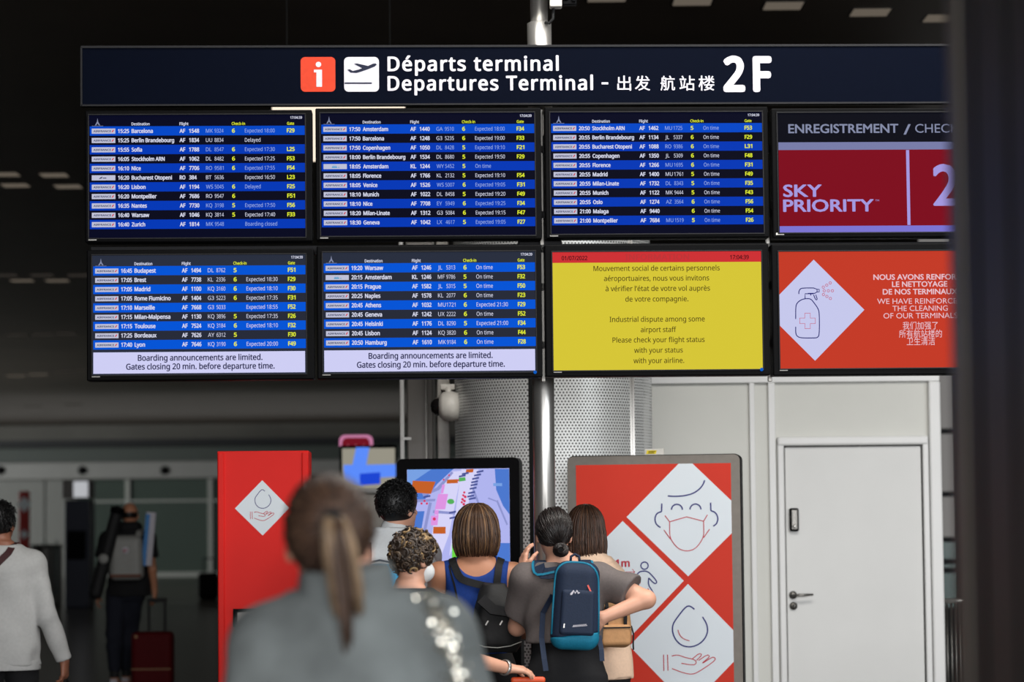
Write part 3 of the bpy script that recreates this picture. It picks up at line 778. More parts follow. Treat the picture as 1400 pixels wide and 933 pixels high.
for st, xl, xr, base in (('我们加强了', 1234, 1282, 450), ('所有航站楼的', 1229, 1287.6, 461.3), ('卫生清洁', 1239.4, 1278, 471.6)):
    Lp(f, st, xl, base, 8.0, 0, 0, xr)
f.build('notice_lettering', G['san_txt'], s)

USE[0] = 'sans'
# ---------------------------------------------------------------- poster stand with the three diamonds
O = W(895, 722, 13.0); QF = Frame((O.x, 13.0, 0), R(-9))
po = thing('poster_stand', 'tall silver framed poster stand, red with three pale hygiene diamonds', 'poster stand', QF.O, R(-9))
def qc(x, y): return QF.uv(760 + x / 2.803, 600 + y / 2.803)
l, r_ = qc(48, 500)[0], qc(714, 500)[0]; tz = qc(380, 62)[1]
mb = MB(); pts = rrect(l, .02, r_, tz, .034, 8); mb.prism(pts, .005, .16); mb.build('back_case', M['black_plastic'], po)
ai, bi, zi = qc(79.5, 250)[0], qc(677, 500)[0], qc(380, 98)[1]; zb = zi - 1.62
mb = MB(); mb.prism(rrect(l + .004, .024, r_ - .004, tz - .004, .031, 8), -.012, .006)
mb.build('silver_frame', pbr('brushed_frame', (122, 116, 109), 0.45, 0.6, 0.05, 30, spec=0.2), po)
pic = MB().box((ai, -.0145, zb), (bi, -.011, zi)).build('poster_sheet', pbr('poster_red', (216, 62, 46), 0.5, var=.02, scale=2, spec=0.15), po)
mpale = pbr('poster_pale', (230, 238, 244), 0.5, var=.01, scale=2)
mnav = pbr('poster_navy', (26, 34, 120), 0.4); mred = pbr('poster_line_red', (196, 44, 62), 0.4)
for poly in (((497, 70), (272, 301), (508, 528), (738, 300)), ((257, 316), (491, 545), (268, 779), (28, 548)), ((507, 557), (283, 795), (512, 1032), (740, 795))):
    Flat().poly(clip([qc(*p) for p in poly], ai, zb, bi, zi), -.0155).build('pale_diamond', mpale, pic)
def arc(cx, cy, r, a0, a1, n=14, ry=None): return [(cx + r * math.cos(R(a0 + (a1 - a0) * i / n)), cy - (ry or r) * math.sin(R(a0 + (a1 - a0) * i / n))) for i in range(n + 1)]
def draw(name, items, m, conv, frame_w, y, par, clipx=None):
    f = Flat()
    for it in items:
        pts, sm = it[0], it[1]; f.stroke([conv(*p) for p in pts], frame_w, y, 0, len(it) > 2, sm)
    return f.build(name, m, par)
face_n = [([(430, 220), (455, 222), (490, 220), (525, 212), (552, 194), (566, 175), (571, 160)], 2), (arc(465, 273, 21, 180, 0, ry=21), 0), (arc(536, 272, 21, 180, 0, ry=21), 0),
          ([(407, 249), (406, 280)], 0), ([(406, 280), (388, 286), (380, 305), (384, 328), (402, 341)], 2), ([(594, 246), (595, 277)], 0), ([(595, 277), (612, 282), (623, 303), (618, 326), (604, 336)], 2)]
mask_r = [([(437, 319), (502, 300), (567, 317)], 0), ([(437, 319), (437, 360), (440, 385), (468, 422), (503, 433), (538, 422), (567, 380), (568, 350), (567, 317)], 2), ([(419, 295), (437, 319)], 0), ([(582, 292), (567, 317)], 0), ([(415, 350), (440, 385)], 0), ([(590, 347), (567, 380)], 0)]
man_n = [(arc(341, 487, 14, 0, 360, 20), 0), ([(303, 549), (306, 530), (318, 513), (330, 508), (350, 508), (364, 518), (388, 546), (386, 556), (376, 554), (357, 534)], 1), ([(357, 534), (355, 560), (372, 585), (383, 615), (380, 626), (370, 622), (352, 580)], 1)]
man_r = [([(304, 556), (316, 528)], 0), ([(322, 528), (324, 556)], 0), ([(354, 574), (368, 610)], 0)]
arrow_r = [([(243, 512), (304, 511)], 0), ([(294, 500), (304, 511), (294, 521)], 0)]
drop_n = [([(532, 654), (514, 640), (498, 645), (470, 680), (448, 712), (448, 745), (462, 775), (488, 796), (525, 799), (560, 782), (582, 750), (582, 715), (563, 683)], 2)]
drop_r = [([(469, 733), (474, 752), (490, 768), (513, 775)], 2)]
hand_r = [([(445, 833), (468, 828), (500, 840), (524, 844), (539, 852), (538, 864), (525, 868), (482, 861)], 2), ([(446, 881), (490, 898), (523, 904), (548, 894), (613, 850), (610, 838), (598, 838), (565, 860)], 2), ([(524, 844), (551, 822), (562, 828), (540, 850)], 1), ([(548, 850), (582, 827), (592, 835), (562, 860)], 1), ([(414, 828), (415, 890)], 0), ([(429, 828), (431, 889)], 0)]
k = 1 / 2.803 / FPX * 13
draw('face_drawing', face_n, mnav, qc, 5.2 * k, -.017, pic); draw('mask_drawing', mask_r, mred, qc, 3.3 * k, -.0172, pic)
draw('walking_figure_drawing', man_n, mnav, qc, 4.6 * k, -.017, pic); draw('figure_accents', man_r, mred, qc, 3.0 * k, -.0172, pic)
draw('drop_drawing', drop_n, mnav, qc, 5.2 * k, -.017, pic); draw('hand_drawing', hand_r + drop_r, mred, qc, 3.3 * k, -.0172, pic)
f = Flat()
for p, sm in arrow_r: f.stroke([qc(*q_) for q_ in p], 2.4 * k, -.0172)
a, b, c = qc(230, 491), qc(285, 491), qc(230, 464); f.text('1m', a[0], a[1], c[1] - a[1], -.0172, 0, .045, xr=b[0])
f.build('distance_lettering', mred, pic)
# small tag on top of the stand
p = QF.uv(893.5, 619)
pt = thing('label_holder', 'small white label holder with a yellow tag on top of the poster stand', 'label', QF.O + QF.u * p[0] + Vector((0, 0, tz)) + QF.n * .06, R(-9))
MB().box((-.052, -.01, -.002), (.052, .006, .034), bev=.002).build('holder', M['white_plastic'], pt)
f = Flat(); f.poly([(-.046, .006), (.008, .006), (.013, .026), (-.04, .026)], -.0108, 0)
f.rect(-.034, .010, .0, .0135, -.0114, 1); f.rect(-.032, .018, .006, .0215, -.0114, 1); f.build('yellow_tag', [pbr('tag_yellow', (232, 206, 30), .5), M['black_plastic']], pt)

# ---------------------------------------------------------------- map kiosk
O = W(628, 722, 13.0); KF = Frame((O.x, 13.0, 0), R(-9))
ko = thing('map_kiosk', 'tall black touch kiosk showing a blue airport map', 'kiosk', KF.O, R(-9))
def kc(x, y): return KF.uv(480 + x / 2.98, 620 + y / 2.98)
l, r_, tz = kc(189, 250)[0], kc(687, 250)[0], kc(435, 20)[1]
mb = MB(); mb.prism(rrect(l, .03, r_, tz, .03, 6), 0, .11); mb.build('case', M['black_plastic'], ko)
mb = MB(); mb.box((l - .05, -.15, 0), (r_ + .05, .3, .03), bev=.008); mb.build('base_plate', M['steel_dark'], ko)
ai, bi, zi, zb = kc(230, 250)[0], kc(646, 250)[0], kc(440, 64)[1], kc(440, 800)[1]
sc_ = MB().box((ai, -.004, zb), (bi, .001, zi)).build('map_screen', glow('map_lavender', (176, 180, 238)), ko)
layers = {'map_water': ((76, 120, 206), [((230, 64), (418, 64), (352, 125), (300, 190), (230, 215)), ((230, 238), (300, 236), (284, 330), (300, 420), (230, 430)), ((586, 64), (650, 64), (650, 255), (620, 215), (592, 150)), ((566, 366), (650, 366), (652, 800), (520, 800))], -.0045),
          'map_water_light': ((120, 160, 226), [((230, 64), (330, 64), (262, 110), (230, 150)), ((580, 122), (616, 122), (616, 134), (580, 134))], -.005),
          'map_terminals': ((214, 212, 248), [((415, 75), (470, 70), (440, 130), (400, 330), (360, 440), (250, 480), (330, 330), (350, 210), (385, 110)), ((450, 66), (520, 66), (480, 200), (440, 340), (400, 420), (430, 210))], -.0052),
          'map_roads': ((142, 148, 206), [((290, 165), (350, 140), (410, 75), (418, 80), (360, 150), (295, 176)), ((270, 188), (345, 186), (342, 196), (268, 200)), ((335, 232), (425, 240), (424, 250), (334, 244)), ((318, 200), (330, 202), (304, 330), (292, 326)), ((598, 190), (640, 290), (634, 294), (592, 196)), ((560, 180), (600, 196), (598, 200), (558, 186)), ((500, 140), (560, 300), (552, 304), (494, 146))], -.0056),
          'map_orange': ((196, 96, 40), [((252, 112), (345, 116), (326, 166), (246, 160)), ((336, 300), (386, 300), (386, 328), (335, 328)), ((392, 108), (436, 106), (436, 122), (390, 124)), ((470, 66), (500, 64), (498, 78), (468, 80))], -.006),
          'map_pink': ((222, 148, 226), [((356, 166), (396, 166), (384, 229), (342, 229)), ((342, 232), (358, 232), (356, 252), (340, 250)), ((327, 256), (357, 252), (353, 294), (326, 294)), ((372, 128), (384, 128), (376, 164), (366, 164))], -.006),
          'map_red': ((214, 52, 92), [tuple((x + r * math.cos(a * 1.05), y + r * math.sin(a * 1.05)) for a in range(6)) for x, y, r in ((462, 160, 5), (458, 172, 5), (466, 178, 6), (455, 188, 6), (463, 195, 6), (452, 200, 5), (460, 208, 6), (340, 268, 7), (440, 110, 5), (300, 195, 5), (310, 205, 5), (288, 205, 5), (400, 90, 4), (378, 108, 4))], -.0064),
          'map_gates': ((74, 84, 150), [((x, y), (x + 28, y - 6), (x + 28, y + 2), (x, y + 7)) for x, y in ((512, 74), (502, 88), (494, 102), (490, 116), (488, 128), (484, 142), (478, 160), (474, 174), (480, 184), (400, 240), (402, 262), (296, 176), (452, 82), (440, 92))], -.0062),
          'map_green': ((86, 176, 92), [tuple((407 + 15 * math.cos(a * .6) , 197 + 11 * math.sin(a * .6)) for a in range(10)), ((440, 100), (466, 98), (468, 112), (440, 116))], -.0066),
          'map_lawn': ((110, 214, 70), [((412, 372), (440, 384), (462, 398), (446, 440), (430, 470), (412, 430))], -.0066)}
for nm, (c, polys, y) in layers.items():
    f = Flat()
    for pl in polys: f.poly(clip([kc(*p) for p in pl], ai, zb, bi, zi), y)
    f.build(nm, glow(nm, c), sc_)

# ---------------------------------------------------------------- red hand gel totem
O = W(360, 722, 12.6); TF = Frame((O.x, 12.6, 0), R(2))
to = thing('gel_totem', 'tall red hand gel totem with a small pale diamond', 'dispenser', TF.O, R(2))
l, r_, tz = TF.uv(297.5, 760)[0], TF.uv(423, 760)[0], TF.uv(360, 616.8)[1]
mb = MB(); mb.box((l, 0, 0), (r_, .3, tz), bev=.006)
mb.build('body', M['totem_red'], to)
mb = MB(); mb.box((l + .002, -.012, 0.02), (l + .036, .004, tz - .008), bev=.006); mb.box((r_ - .036, -.012, 0.02), (r_ - .002, .004, tz - .008), bev=.006); mb.build('edge_rail', M['totem_red'], to)
def tc_(x, y): return TF.uv(280 + x / 3.184, 640 + y / 3.184)
st_ = Flat().poly([tc_(*p) for p in ((250, 54), (131, 177), (252, 295), (369, 175))], -.002).build('diamond_sticker', mpale, to)
def tdrop(x, y): return tc_(253 + (x - 515) * .52, 137 + (y - 722) * .52)
def thand(x, y): return tc_(256 + (x - 525) * .52, 211 + (y - 866) * .52)
k2 = 1 / 3.184 / FPX * 12.6
draw('drop_drawing', drop_n, mnav, tdrop, 3.0 * k2, -.003, st_); draw('hand_drawing', hand_r, mred, thand, 2.6 * k2, -.0032, st_)
rp = [tc_(*p) for p in ((124, 614), (390, 614), (390, 690), (350, 726), (160, 726), (124, 690))]
mb = MB(); n = len(rp)
cxr = sum(p[0] for p in rp) / n; czr = sum(p[1] for p in rp) / n
inn = [(cxr + (x - cxr) * .86, czr + (z - czr) * .76) for x, z in rp]
for i in range(n):
    a, b, c, d_ = rp[i], rp[(i + 1) % n], inn[(i + 1) % n], inn[i]
    mb.raw([(a[0], -.012, a[1]), (b[0], -.012, b[1]), (c[0], -.012, c[1]), (d_[0], -.012, d_[1]), (a[0], 0.004, a[1]), (b[0], 0.004, b[1]), (c[0], 0.004, c[1]), (d_[0], 0.004, d_[1])], [(0, 1, 2, 3), (4, 5, 1, 0), (3, 2, 6, 7)], False)
rc = mb.build('dispenser_frame', M['black_plastic'], to)
Flat().poly(inn, -.001).build('dispenser_back', M['grey_panel'], rc)

# ---------------------------------------------------------------- far things on the left
p = far(285, 798, 55.0)
tb = MB(); tb.box((-.22, -.22, 0.04), (.22, .22, .62), bev=.06); tb.box((-.17, -.17, 0), (.17, .17, .05)); tb.box((-.12, -.02, .62), (-.10, .02, .95)); tb.box((.10, -.02, .62), (.12, .02, .95)); tb.box((-.12, -.02, .93), (.12, .02, .96))
o = tb.build('trolley_case', M['black_plastic'], loc=(p.x, 55, 0)); tag(o, 'black trolley case standing far off beside the red totem', 'suitcase')
p0, p1 = far(26, 672, 60), far(40, 790, 60)
bn = thing('banner_stand', 'narrow red banner stand with pale diamonds by the far glass', 'banner', ((p0.x + p1.x) / 2, 60, 0))
bw = (p1.x - p0.x) / 2
MB().box((-bw, 0, 0.05), (bw, .08, p0.z), bev=.01).build('banner_panel', M['banner_red'], bn)
MB().box((-bw - .1, -.15, 0), (bw + .1, .25, .05), bev=.01).build('base', M['frame_dark'], bn)
for py, s_ in ((690, .18), (731, .11)):
    z = far(33, py, 60).z; Flat().poly([(0, z + s_ * 1.1), (-s_, z), (0, z - s_ * 1.1), (s_, z)], -.005).build('pale_diamond', mpale, bn)
# self service kiosk with its lit header
p0, p1 = far(88, 684, 50), far(122, 790, 50)
kx = (p0.x + p1.x) / 2; kw = (p1.x - p0.x) / 2
sk = thing('service_kiosk', 'tall dark blue service kiosk with a bright header box', 'kiosk', (kx, 50, 0))
MB().box((-kw, 0, 0), (kw, .7, p0.z), bev=.03).build('cabinet', M['kiosk_navy'], sk)
h0, h1 = far(86, 682, 50), far(123, 657, 50)
MB().box((h0.x - kx, -.12, h0.z), (h1.x - kx, .6, h1.z), bev=.02).build('header_box', M['grey_panel'], sk)
e0 = far(102, 682, 50); MB().box((e0.x - kx, -.13, h0.z + .02), (h1.x - kx - .02, -.119, h1.z - .02)).build('lit_header', glow('header_glow', (178, 180, 184)), sk)
MB().box((-kw * .75, -.02, 1.0), (kw * .75, .0, 1.6), bev=.01).build('screen', M['black_plastic'], sk)
# barrier gates
for i, (pa, pb) in enumerate(((52, 60), (66, 76))):
    a, b = far(pa, 748, 52), far(pb, 748, 52)
    g = thing('barrier_gate', ('grey barrier gate next to the banner stand', 'grey barrier gate next to the dark blue service kiosk')[i], 'barrier', ((a.x + b.x) / 2, 52, 0), 0, 'far barrier gates')
    gw = (b.x - a.x) / 2
    MB().box((-gw, -.8, 0), (gw, .8, a.z), bev=.04).build('cabinet', M['grey_panel'], g)
    MB().box((-gw * 1.1, -.85, a.z), (gw * 1.1, .85, a.z + .05), bev=.02).build('top_cover', M['steel_dark'], g)
    MB().box((gw, -.02, .25), (gw + .04, .02, a.z + .15), bev=.01).build('glass_flap', glassy('flap_glass_%d' % i, (130, 160, 158), .4), g)
# red ringed sign and the lit screen with the blue shape behind the ponytail
D2 = 24.0
a, b = far(461, 640, D2), far(507, 593, D2)
rs = thing('ringed_sign', 'small dark red sign with a pink rim on a post, far off', 'sign', ((a.x + b.x) / 2, D2 + .3, 0))
sw, z0, z1 = (b.x - a.x) / 2, a.z, b.z
mb = MB(); mb.prism(rrect(-sw, z0, sw, z1, .06, 6), 0, .06); mb.build('rim', glow('rim_pink', (190, 120, 156)), rs)
mb = MB(); mb.prism(rrect(-sw + .03, z0 + .03, sw - .03, z1 - .03, .05, 6), -.006, .01); mb.build('face', glow('sign_red_face', (112, 20, 34)), rs)
f = Flat()
for c in (-.08, .0, .08): f.poly([(c - .03, z0 + .12), (c + .03, z0 + .12), (c, z1 - .09)], -.008)
f.build('pictogram', glow('pictogram_pink', (190, 110, 130)), rs)
MB().box((-.04, .01, 0), (.04, .05, z0 + .02)).build('post', M['steel_dark'], rs)
a, b = far(469, 690, D2), far(546, 611, D2)
bk = thing('lit_terminal', 'far terminal screen with a glowing blue shape behind the ponytail', 'screen', ((a.x + b.x) / 2, D2 - .5, 0))
sw, z0, z1 = (b.x - a.x) / 2, a.z, b.z
MB().box((-sw, 0, z0), (sw, .08, z1), bev=.02).build('case', M['black_plastic'], bk)
MB().box((-.2, 0.0, 0), (.2, .3, z0 + .01), bev=.02).build('pedestal', M['white_plastic'], bk)
sc2 = MB().box((-sw + .03, -.004, z0 + .02), (sw - .02, .001, z1 - .03)).build('screen', glow('terminal_pale', (150, 146, 132)), bk)
def bp(px, py):
    v = far(px, py, D2 - .5); return v.x - (a.x + b.x) / 2, v.z
f = Flat()
for pl in (((487, 612), (505, 612), (500, 640), (496, 665), (470, 665), (470, 636), (482, 636)), ((496, 636), (541, 635), (541, 652), (496, 655))): f.poly([bp(*p) for p in pl][::-1], -.006)
f.build('blue_shape', glow('shape_blue', (92, 140, 250)), sc2)
f = Flat(); f.poly([bp(*p) for p in ((492, 648), (520, 646), (520, 662), (492, 664))][::-1], -.008); f.build('blue_key', glow('shape_blue_deep', (30, 70, 210)), sc2)
# white counter below it
a, b = far(425, 720, 21), far(556, 668, 21)
ct = thing('check_in_counter', 'long white counter behind the ponytail and the dark haired man', 'counter', ((a.x + b.x) / 2, 21, 0)); sw = (b.x - a.x) / 2
MB().box((-sw, 0, 0), (sw, .8, b.z - .04), bev=.02).build('front_panel', M['white_plastic'], ct)
MB().box((-sw - .03, -.06, b.z - .04), (sw + .03, .86, b.z), bev=.01).build('top', M['trim_white'], ct)

# lit box hanging from the ceiling behind the first two screens
a, b = far(372, 216, 17.0), far(552, 136, 17.0)
lb = thing('hanging_light_box', 'bright light box hanging behind the gap between sign and first screens', 'lamp', ((a.x + b.x) / 2, 17.0, b.z)); sw = (b.x - a.x) / 2
MB().box((-sw, 0, a.z - b.z), (sw, .2, 0), bev=.01).build('diffuser', glow('lamp_warm', (255, 236, 214), 1.1), lb)
for x in (-sw + .1, sw - .1):
    mb = MB(); mb.cyl((x, .1, 0), (x, .1, CEIL - b.z), .004, sides=8); mb.build('hanger', M['dark_gap'], lb)
a, b = far(424, 283, 17.0), far(436, 270, 17.0)

# recessed lamps in the ceiling
lampm = glow('ceiling_lamp_glow', (98, 90, 80)); lampf = glow('ceiling_lamp_faint', (52, 48, 44))
def on_ceiling(px, py, z=CEIL):
    d = ray(px, py); t = (z - CAM_Z) / d.z; return Vector((0, 0, CAM_Z)) + d * t
first = None
for px, py, m in ((947, 1, 0), (1071, 7, 0), (1190, 16, 0), (1290, 24, 0), (830, -4, 0), (7, 238, 0), (21, 253, 0), (74, 239, 0), (93, 254.6, 0), (8, 376, 1), (30, 383.5, 0), (57, 376, 1), (78, 383.5, 0), (108, 376, 1), (23, 458, 1), (58, 457, 1), (90, 456, 1), (22, 514, 0), (52, 512, 0), (83, 509, 1), (110, 507, 1), (45, 556, 1), (100, 553, 1)):
    c = on_ceiling(px, py)
    o = thing('ceiling_lamp', 'dim recessed rectangular lamp in the dark ceiling', 'lamp', (c.x, c.y, CEIL), 0, 'recessed ceiling lamps')
    k = 1.0 + max(0, (c.y - 30) / 60)
    MB().box((-.16 * k, -.14, -.012), (.16 * k, .14, .0), bev=.004).build('diffuser', lampf if m else lampm, o)
    MB().box((-.18 * k, -.16, -.004), (.18 * k, .16, .001)).build('trim_ring', M['frame_dark'], o)

# ---------------------------------------------------------------- right side: facade, barrier, near pillar
GD = 27.0
gx0, gx1 = far(1262, 600, GD).x, far(1420, 600, GD).x
w = thing('window_2', None, None, (gx0, GD, 0)); w['kind'] = 'structure'
MB().box((0, 0, 0), (gx1 - gx0, .05, CEIL)).build('glass_pane', glow('facade_glass_glow', (118, 116, 114), 1.0), w)  # daylight outside is put into the pane as a weak glow
mb = MB()
for px in (1310, 1360): X = far(px, 600, GD).x - gx0; mb.box((X - .05, -.1, 0), (X + .05, -.005, CEIL))
for py in (590, 676, 738, 768, 780): z = far(1300, py, GD).z; mb.box((0, -.08, z - .03), (gx1 - gx0, -.004, z + .03))
mb.build('window_frame', M['frame_dark'], w)
zt0, zt1 = far(1300, 740, GD).z, far(1300, 830, GD).z
MB().box((0, -.06, zt1), (gx1 - gx0, -.003, zt0)).build('green_panel', pbr('green_glass', (10, 84, 74), .2, spec=.6), w)
MB().box((0, -.06, 0), (gx1 - gx0, -.003, zt1)).build('lower_panel', M['frame_dark'], w)
RD = 17.4
ra, rb = far(1288, 822, RD), far(1350, 822, RD)
rl_ = thing('barrier_railing', 'grey metal barrier railing with vertical bars beside the booth corner', 'railing', (ra.x, RD, 0)); rw = rb.x - ra.x
mb = MB(); mb.tube([(0, 0, ra.z), (rw, 0, ra.z)], .018, 10); mb.build('handrail', M['steel'], rl_)
mb = MB(); mb.tube([(0, 0, .1), (rw, 0, .1)], .012, 10); mb.build('bottom_rail', M['steel_dark'], rl_)
for i in range(11):
    x = rw * i / 10.0
    mb = MB(); mb.tube([(x, 0, 0 if i in (0, 10) else .1), (x, 0, ra.z)], .009 if i not in (0, 10) else .016, 8); mb.build('bar', M['steel_dark'], rl_)
# near dark pillar
ND = 3.0
na = far(1304, 466, 3.55)
pl = thing('pillar_near', None, None, (na.x, ND, 0)); pl['kind'] = 'structure'
mb = MB(); mb.box((0, -.1, 0), (.4, .55, CEIL), bev=.025, seg=4); mb.build('cladding', M['pillar_dark'], pl)
mb = MB(); mb.box((-.006, .455, 0), (.03, .548, CEIL), bev=.012); mb.build('edge_strip', pbr('edge_metal', (128, 122, 114), .4, .4), pl)
mb = MB(); mb.box((-.002, .34, 0), (.03, .36, CEIL)); mb.box((-.002, .12, 0), (.03, .14, CEIL)); mb.build('groove_strip', M['dark_gap'], pl)
# ---------------------------------------------------------------- people: bodies grown as one surface
class Vol:
    """A distance field on a grid; primitives are blended in, then meshed as one skin."""
    def __init__(s, lo, hi, h):
        s.lo = np.array(lo, float); s.h = h
        s.n = np.ceil((np.array(hi, float) - s.lo) / h).astype(int) + 1
        s.f = np.full(s.n, 0.25, np.float32)
        s.ax = [s.lo[i] + h * np.arange(s.n[i]) for i in range(3)]
    def _box(s, lo, hi):
        a = np.clip(np.floor((np.array(lo) - s.lo) / s.h).astype(int), 0, s.n)
        b = np.clip(np.ceil((np.array(hi) - s.lo) / s.h).astype(int) + 1, 0, s.n)
        return a, b
    def grid(s, a, b):
        return (s.ax[0][a[0]:b[0]][:, None, None], s.ax[1][a[1]:b[1]][None, :, None], s.ax[2][a[2]:b[2]][None, None, :])
    def put(s, fn, lo, hi, k=0.02, sub=False, m=0.045):
        a, b = s._box(np.array(lo) - m - k, np.array(hi) + m + k)
        if np.any(b - a < 2): return s
        d = fn(*s.grid(a, b)).astype(np.float32)
        sl = tuple(slice(a[i], b[i]) for i in range(3)); f = s.f[sl]
        if sub:
            d = -d; h = np.maximum(k - np.abs(f - d), 0) / max(k, 1e-6); s.f[sl] = np.maximum(f, d) + h * h * k * .25
        else:
            h = np.maximum(k - np.abs(f - d), 0) / max(k, 1e-6); s.f[sl] = np.minimum(f, d) - h * h * k * .25
        return s
    def cone(s, a, b, ra, rb, k=0.02, cut=None, sq=None, sub=False):
        a = np.array(a, float); b = np.array(b, float); ab = b - a; L2 = max(ab @ ab, 1e-12)
        r = max(ra, rb)
        def fn(X, Y, Z):
            px, py, pz = X - a[0], Y - a[1], Z - a[2]
            t0 = (px * ab[0] + py * ab[1] + pz * ab[2]) / L2
            t = np.clip(t0, 0, 1)
            d = np.sqrt((px - t * ab[0]) ** 2 + (py - t * ab[1]) ** 2 + (pz - t * ab[2]) ** 2) - (ra + (rb - ra) * t)
            if cut is not None: d = np.maximum(d, (t0 - cut) * math.sqrt(L2))
            return d
        return s.put(fn, np.minimum(a, b) - r, np.maximum(a, b) + r, k, sub)
    def path(s, pts, rs, k=0.012):
        for i in range(len(pts) - 1): s.cone(pts[i], pts[i + 1], rs[i], rs[i + 1], k)
        return s
    def ell(s, c, r, k=0.02, rot=None, sub=False, e=2.0):
        c = np.array(c, float); r = np.array(r, float); Rm = np.array(rot) if rot is not None else np.eye(3)
        ext = np.abs(Rm) @ r
        def fn(X, Y, Z):
            q = [(Rm[0, i] * (X - c[0]) + Rm[1, i] * (Y - c[1]) + Rm[2, i] * (Z - c[2])) / r[i] for i in range(3)]
            if e == 2.0:
                k0 = np.sqrt(q[0] ** 2 + q[1] ** 2 + q[2] ** 2) + 1e-6
                k1 = np.sqrt((q[0] / r[0]) ** 2 + (q[1] / r[1]) ** 2 + (q[2] / r[2]) ** 2) + 1e-6
                return k0 * (k0 - 1) / k1
            return ((np.abs(q[0]) ** e + np.abs(q[1]) ** e + np.abs(q[2]) ** e) ** (1 / e) - 1) * r.min()
        return s.put(fn, c - ext, c + ext, k, sub)
    def loft(s, rows, k=0.03, n=2.4, ztop=None, zbot=None):
        """rows of (z, cx, cy, rx, ry): stacked rounded cross-sections."""
        rows = sorted(rows); z = np.array([r[0] for r in rows]); P = np.array([r[1:] for r in rows])
        zb = z[0] if zbot is None else zbot; zt = z[-1] if ztop is None else ztop
        rx = P[:, 2].max(); ry = P[:, 3].max()
        zz = np.linspace(z[0], z[-1], 64)
        def sm(col):
            v = np.interp(zz, z, col); ker = np.ones(7) / 7; return np.convolve(np.pad(v, 3, mode='edge'), ker, mode='valid')
        S = [sm(P[:, i]) for i in range(4)]
        def fn(X, Y, Z):
            zf = Z.ravel(); a = [np.interp(zf, zz, q)[None, None, :] for q in S]
            d = ((np.abs((X - a[0]) / a[2]) ** n + np.abs((Y - a[1]) / a[3]) ** n) ** (1 / n) - 1) * np.minimum(a[2], a[3])
            return np.maximum(d, np.maximum(Z - zt, zb - Z))
        return s.put(fn, (P[:, 0].min() - rx, P[:, 1].min() - ry, zb), (P[:, 0].max() + rx, P[:, 1].max() + ry, zt), k)
    def rbox(s, c, half, r, k=0.01, rot=None, taper=0.0):
        c = np.array(c, float); hf = np.array(half, float) - r; Rm = np.array(rot) if rot is not None else np.eye(3)
        ext = np.abs(Rm) @ np.array(half)
        def fn(X, Y, Z):
            q = [Rm[0, i] * (X - c[0]) + Rm[1, i] * (Y - c[1]) + Rm[2, i] * (Z - c[2]) for i in range(3)]
            tz = 1 - taper * np.clip(q[2] / half[2], -1, 1)
            g = [np.abs(q[0]) - hf[0] * tz, np.abs(q[1]) - hf[1] * tz, np.abs(q[2]) - hf[2]]
            out = np.sqrt(np.maximum(g[0], 0) ** 2 + np.maximum(g[1], 0) ** 2 + np.maximum(g[2], 0) ** 2)
            return out + np.minimum(np.maximum(g[0], np.maximum(g[1], g[2])), 0) - r
        return s.put(fn, c - ext, c + ext, k)
    def plane(s, p, nrm):
        """Keep only the side the normal points away from."""
        X, Y, Z = s.grid((0, 0, 0), s.n); d = (X - p[0]) * nrm[0] + (Y - p[1]) * nrm[1] + (Z - p[2]) * nrm[2]
        s.f = np.maximum(s.f, d.astype(np.float32)); return s
    def folds(s, amp, freq, seed=0, n=7, zdir=0.5):
        rg = np.random.RandomState(seed); X, Y, Z = s.grid((0, 0, 0), s.n); g = 0
        for i in range(n):
            v = rg.normal(size=3) * np.array([1, 1, zdir]); v = v / np.linalg.norm(v) * freq * rg.uniform(.6, 1.6)
            w = rg.normal(size=3) * freq * .35
            g = g + np.sin(X * v[0] + Y * v[1] + Z * v[2] + rg.uniform(0, 6) + 1.2 * np.sin(X * w[0] + Y * w[1] + Z * w[2]))
        s.f = s.f + (g / n * amp * 1.6).astype(np.float32); return s
    def val(s, p):
        q = (np.array(p) - s.lo) / s.h; i = np.clip(np.floor(q).astype(int), 0, s.n - 2); t = np.clip(q - i, 0, 1)
        c = s.f[i[0]:i[0] + 2, i[1]:i[1] + 2, i[2]:i[2] + 2]
        c = c[0] * (1 - t[0]) + c[1] * t[0]; c = c[0] * (1 - t[1]) + c[1] * t[1]; return float(c[0] * (1 - t[2]) + c[1] * t[2])
    def on(s, p, off=0.004):
        """Slide a point along the gradient until it lies off above the surface."""
        p = np.array(p, float); e = s.h
        for _ in range(14):
            v = s.val(p); g = np.array([s.val(p + d) - s.val(p - d) for d in np.eye(3) * e]); l = np.linalg.norm(g)
            if l < 1e-6: break
            stp = np.clip(v - off, -.03, .03)
            p = p - g / l * stp
            if abs(v - off) < .0008: break
        g = np.array([s.val(p + d) - s.val(p - d) for d in np.eye(3) * e]); return p, g / max(np.linalg.norm(g), 1e-6)
    def mesh(s, name):
        f = s.f.copy()
        f[0] = f[-1] = 0.2; f[:, 0] = f[:, -1] = 0.2; f[:, :, 0] = f[:, :, -1] = 0.2
        neg = f < 0; nx, ny, nz = f.shape
        cnt = np.zeros((nx - 1, ny - 1, nz - 1), np.int8); corners = [(i, j, k) for i in (0, 1) for j in (0, 1) for k in (0, 1)]
        for i, j, k in corners: cnt += neg[i:nx - 1 + i, j:ny - 1 + j, k:nz - 1 + k]
        act = (cnt > 0) & (cnt < 8); idx = np.argwhere(act); N = len(idx)
        ids = np.full(act.shape, -1, np.int64); ids[act] = np.arange(N)
        V = {c: f[idx[:, 0] + c[0], idx[:, 1] + c[1], idx[:, 2] + c[2]] for c in corners}
        acc = np.zeros((N, 3)); num = np.zeros(N)
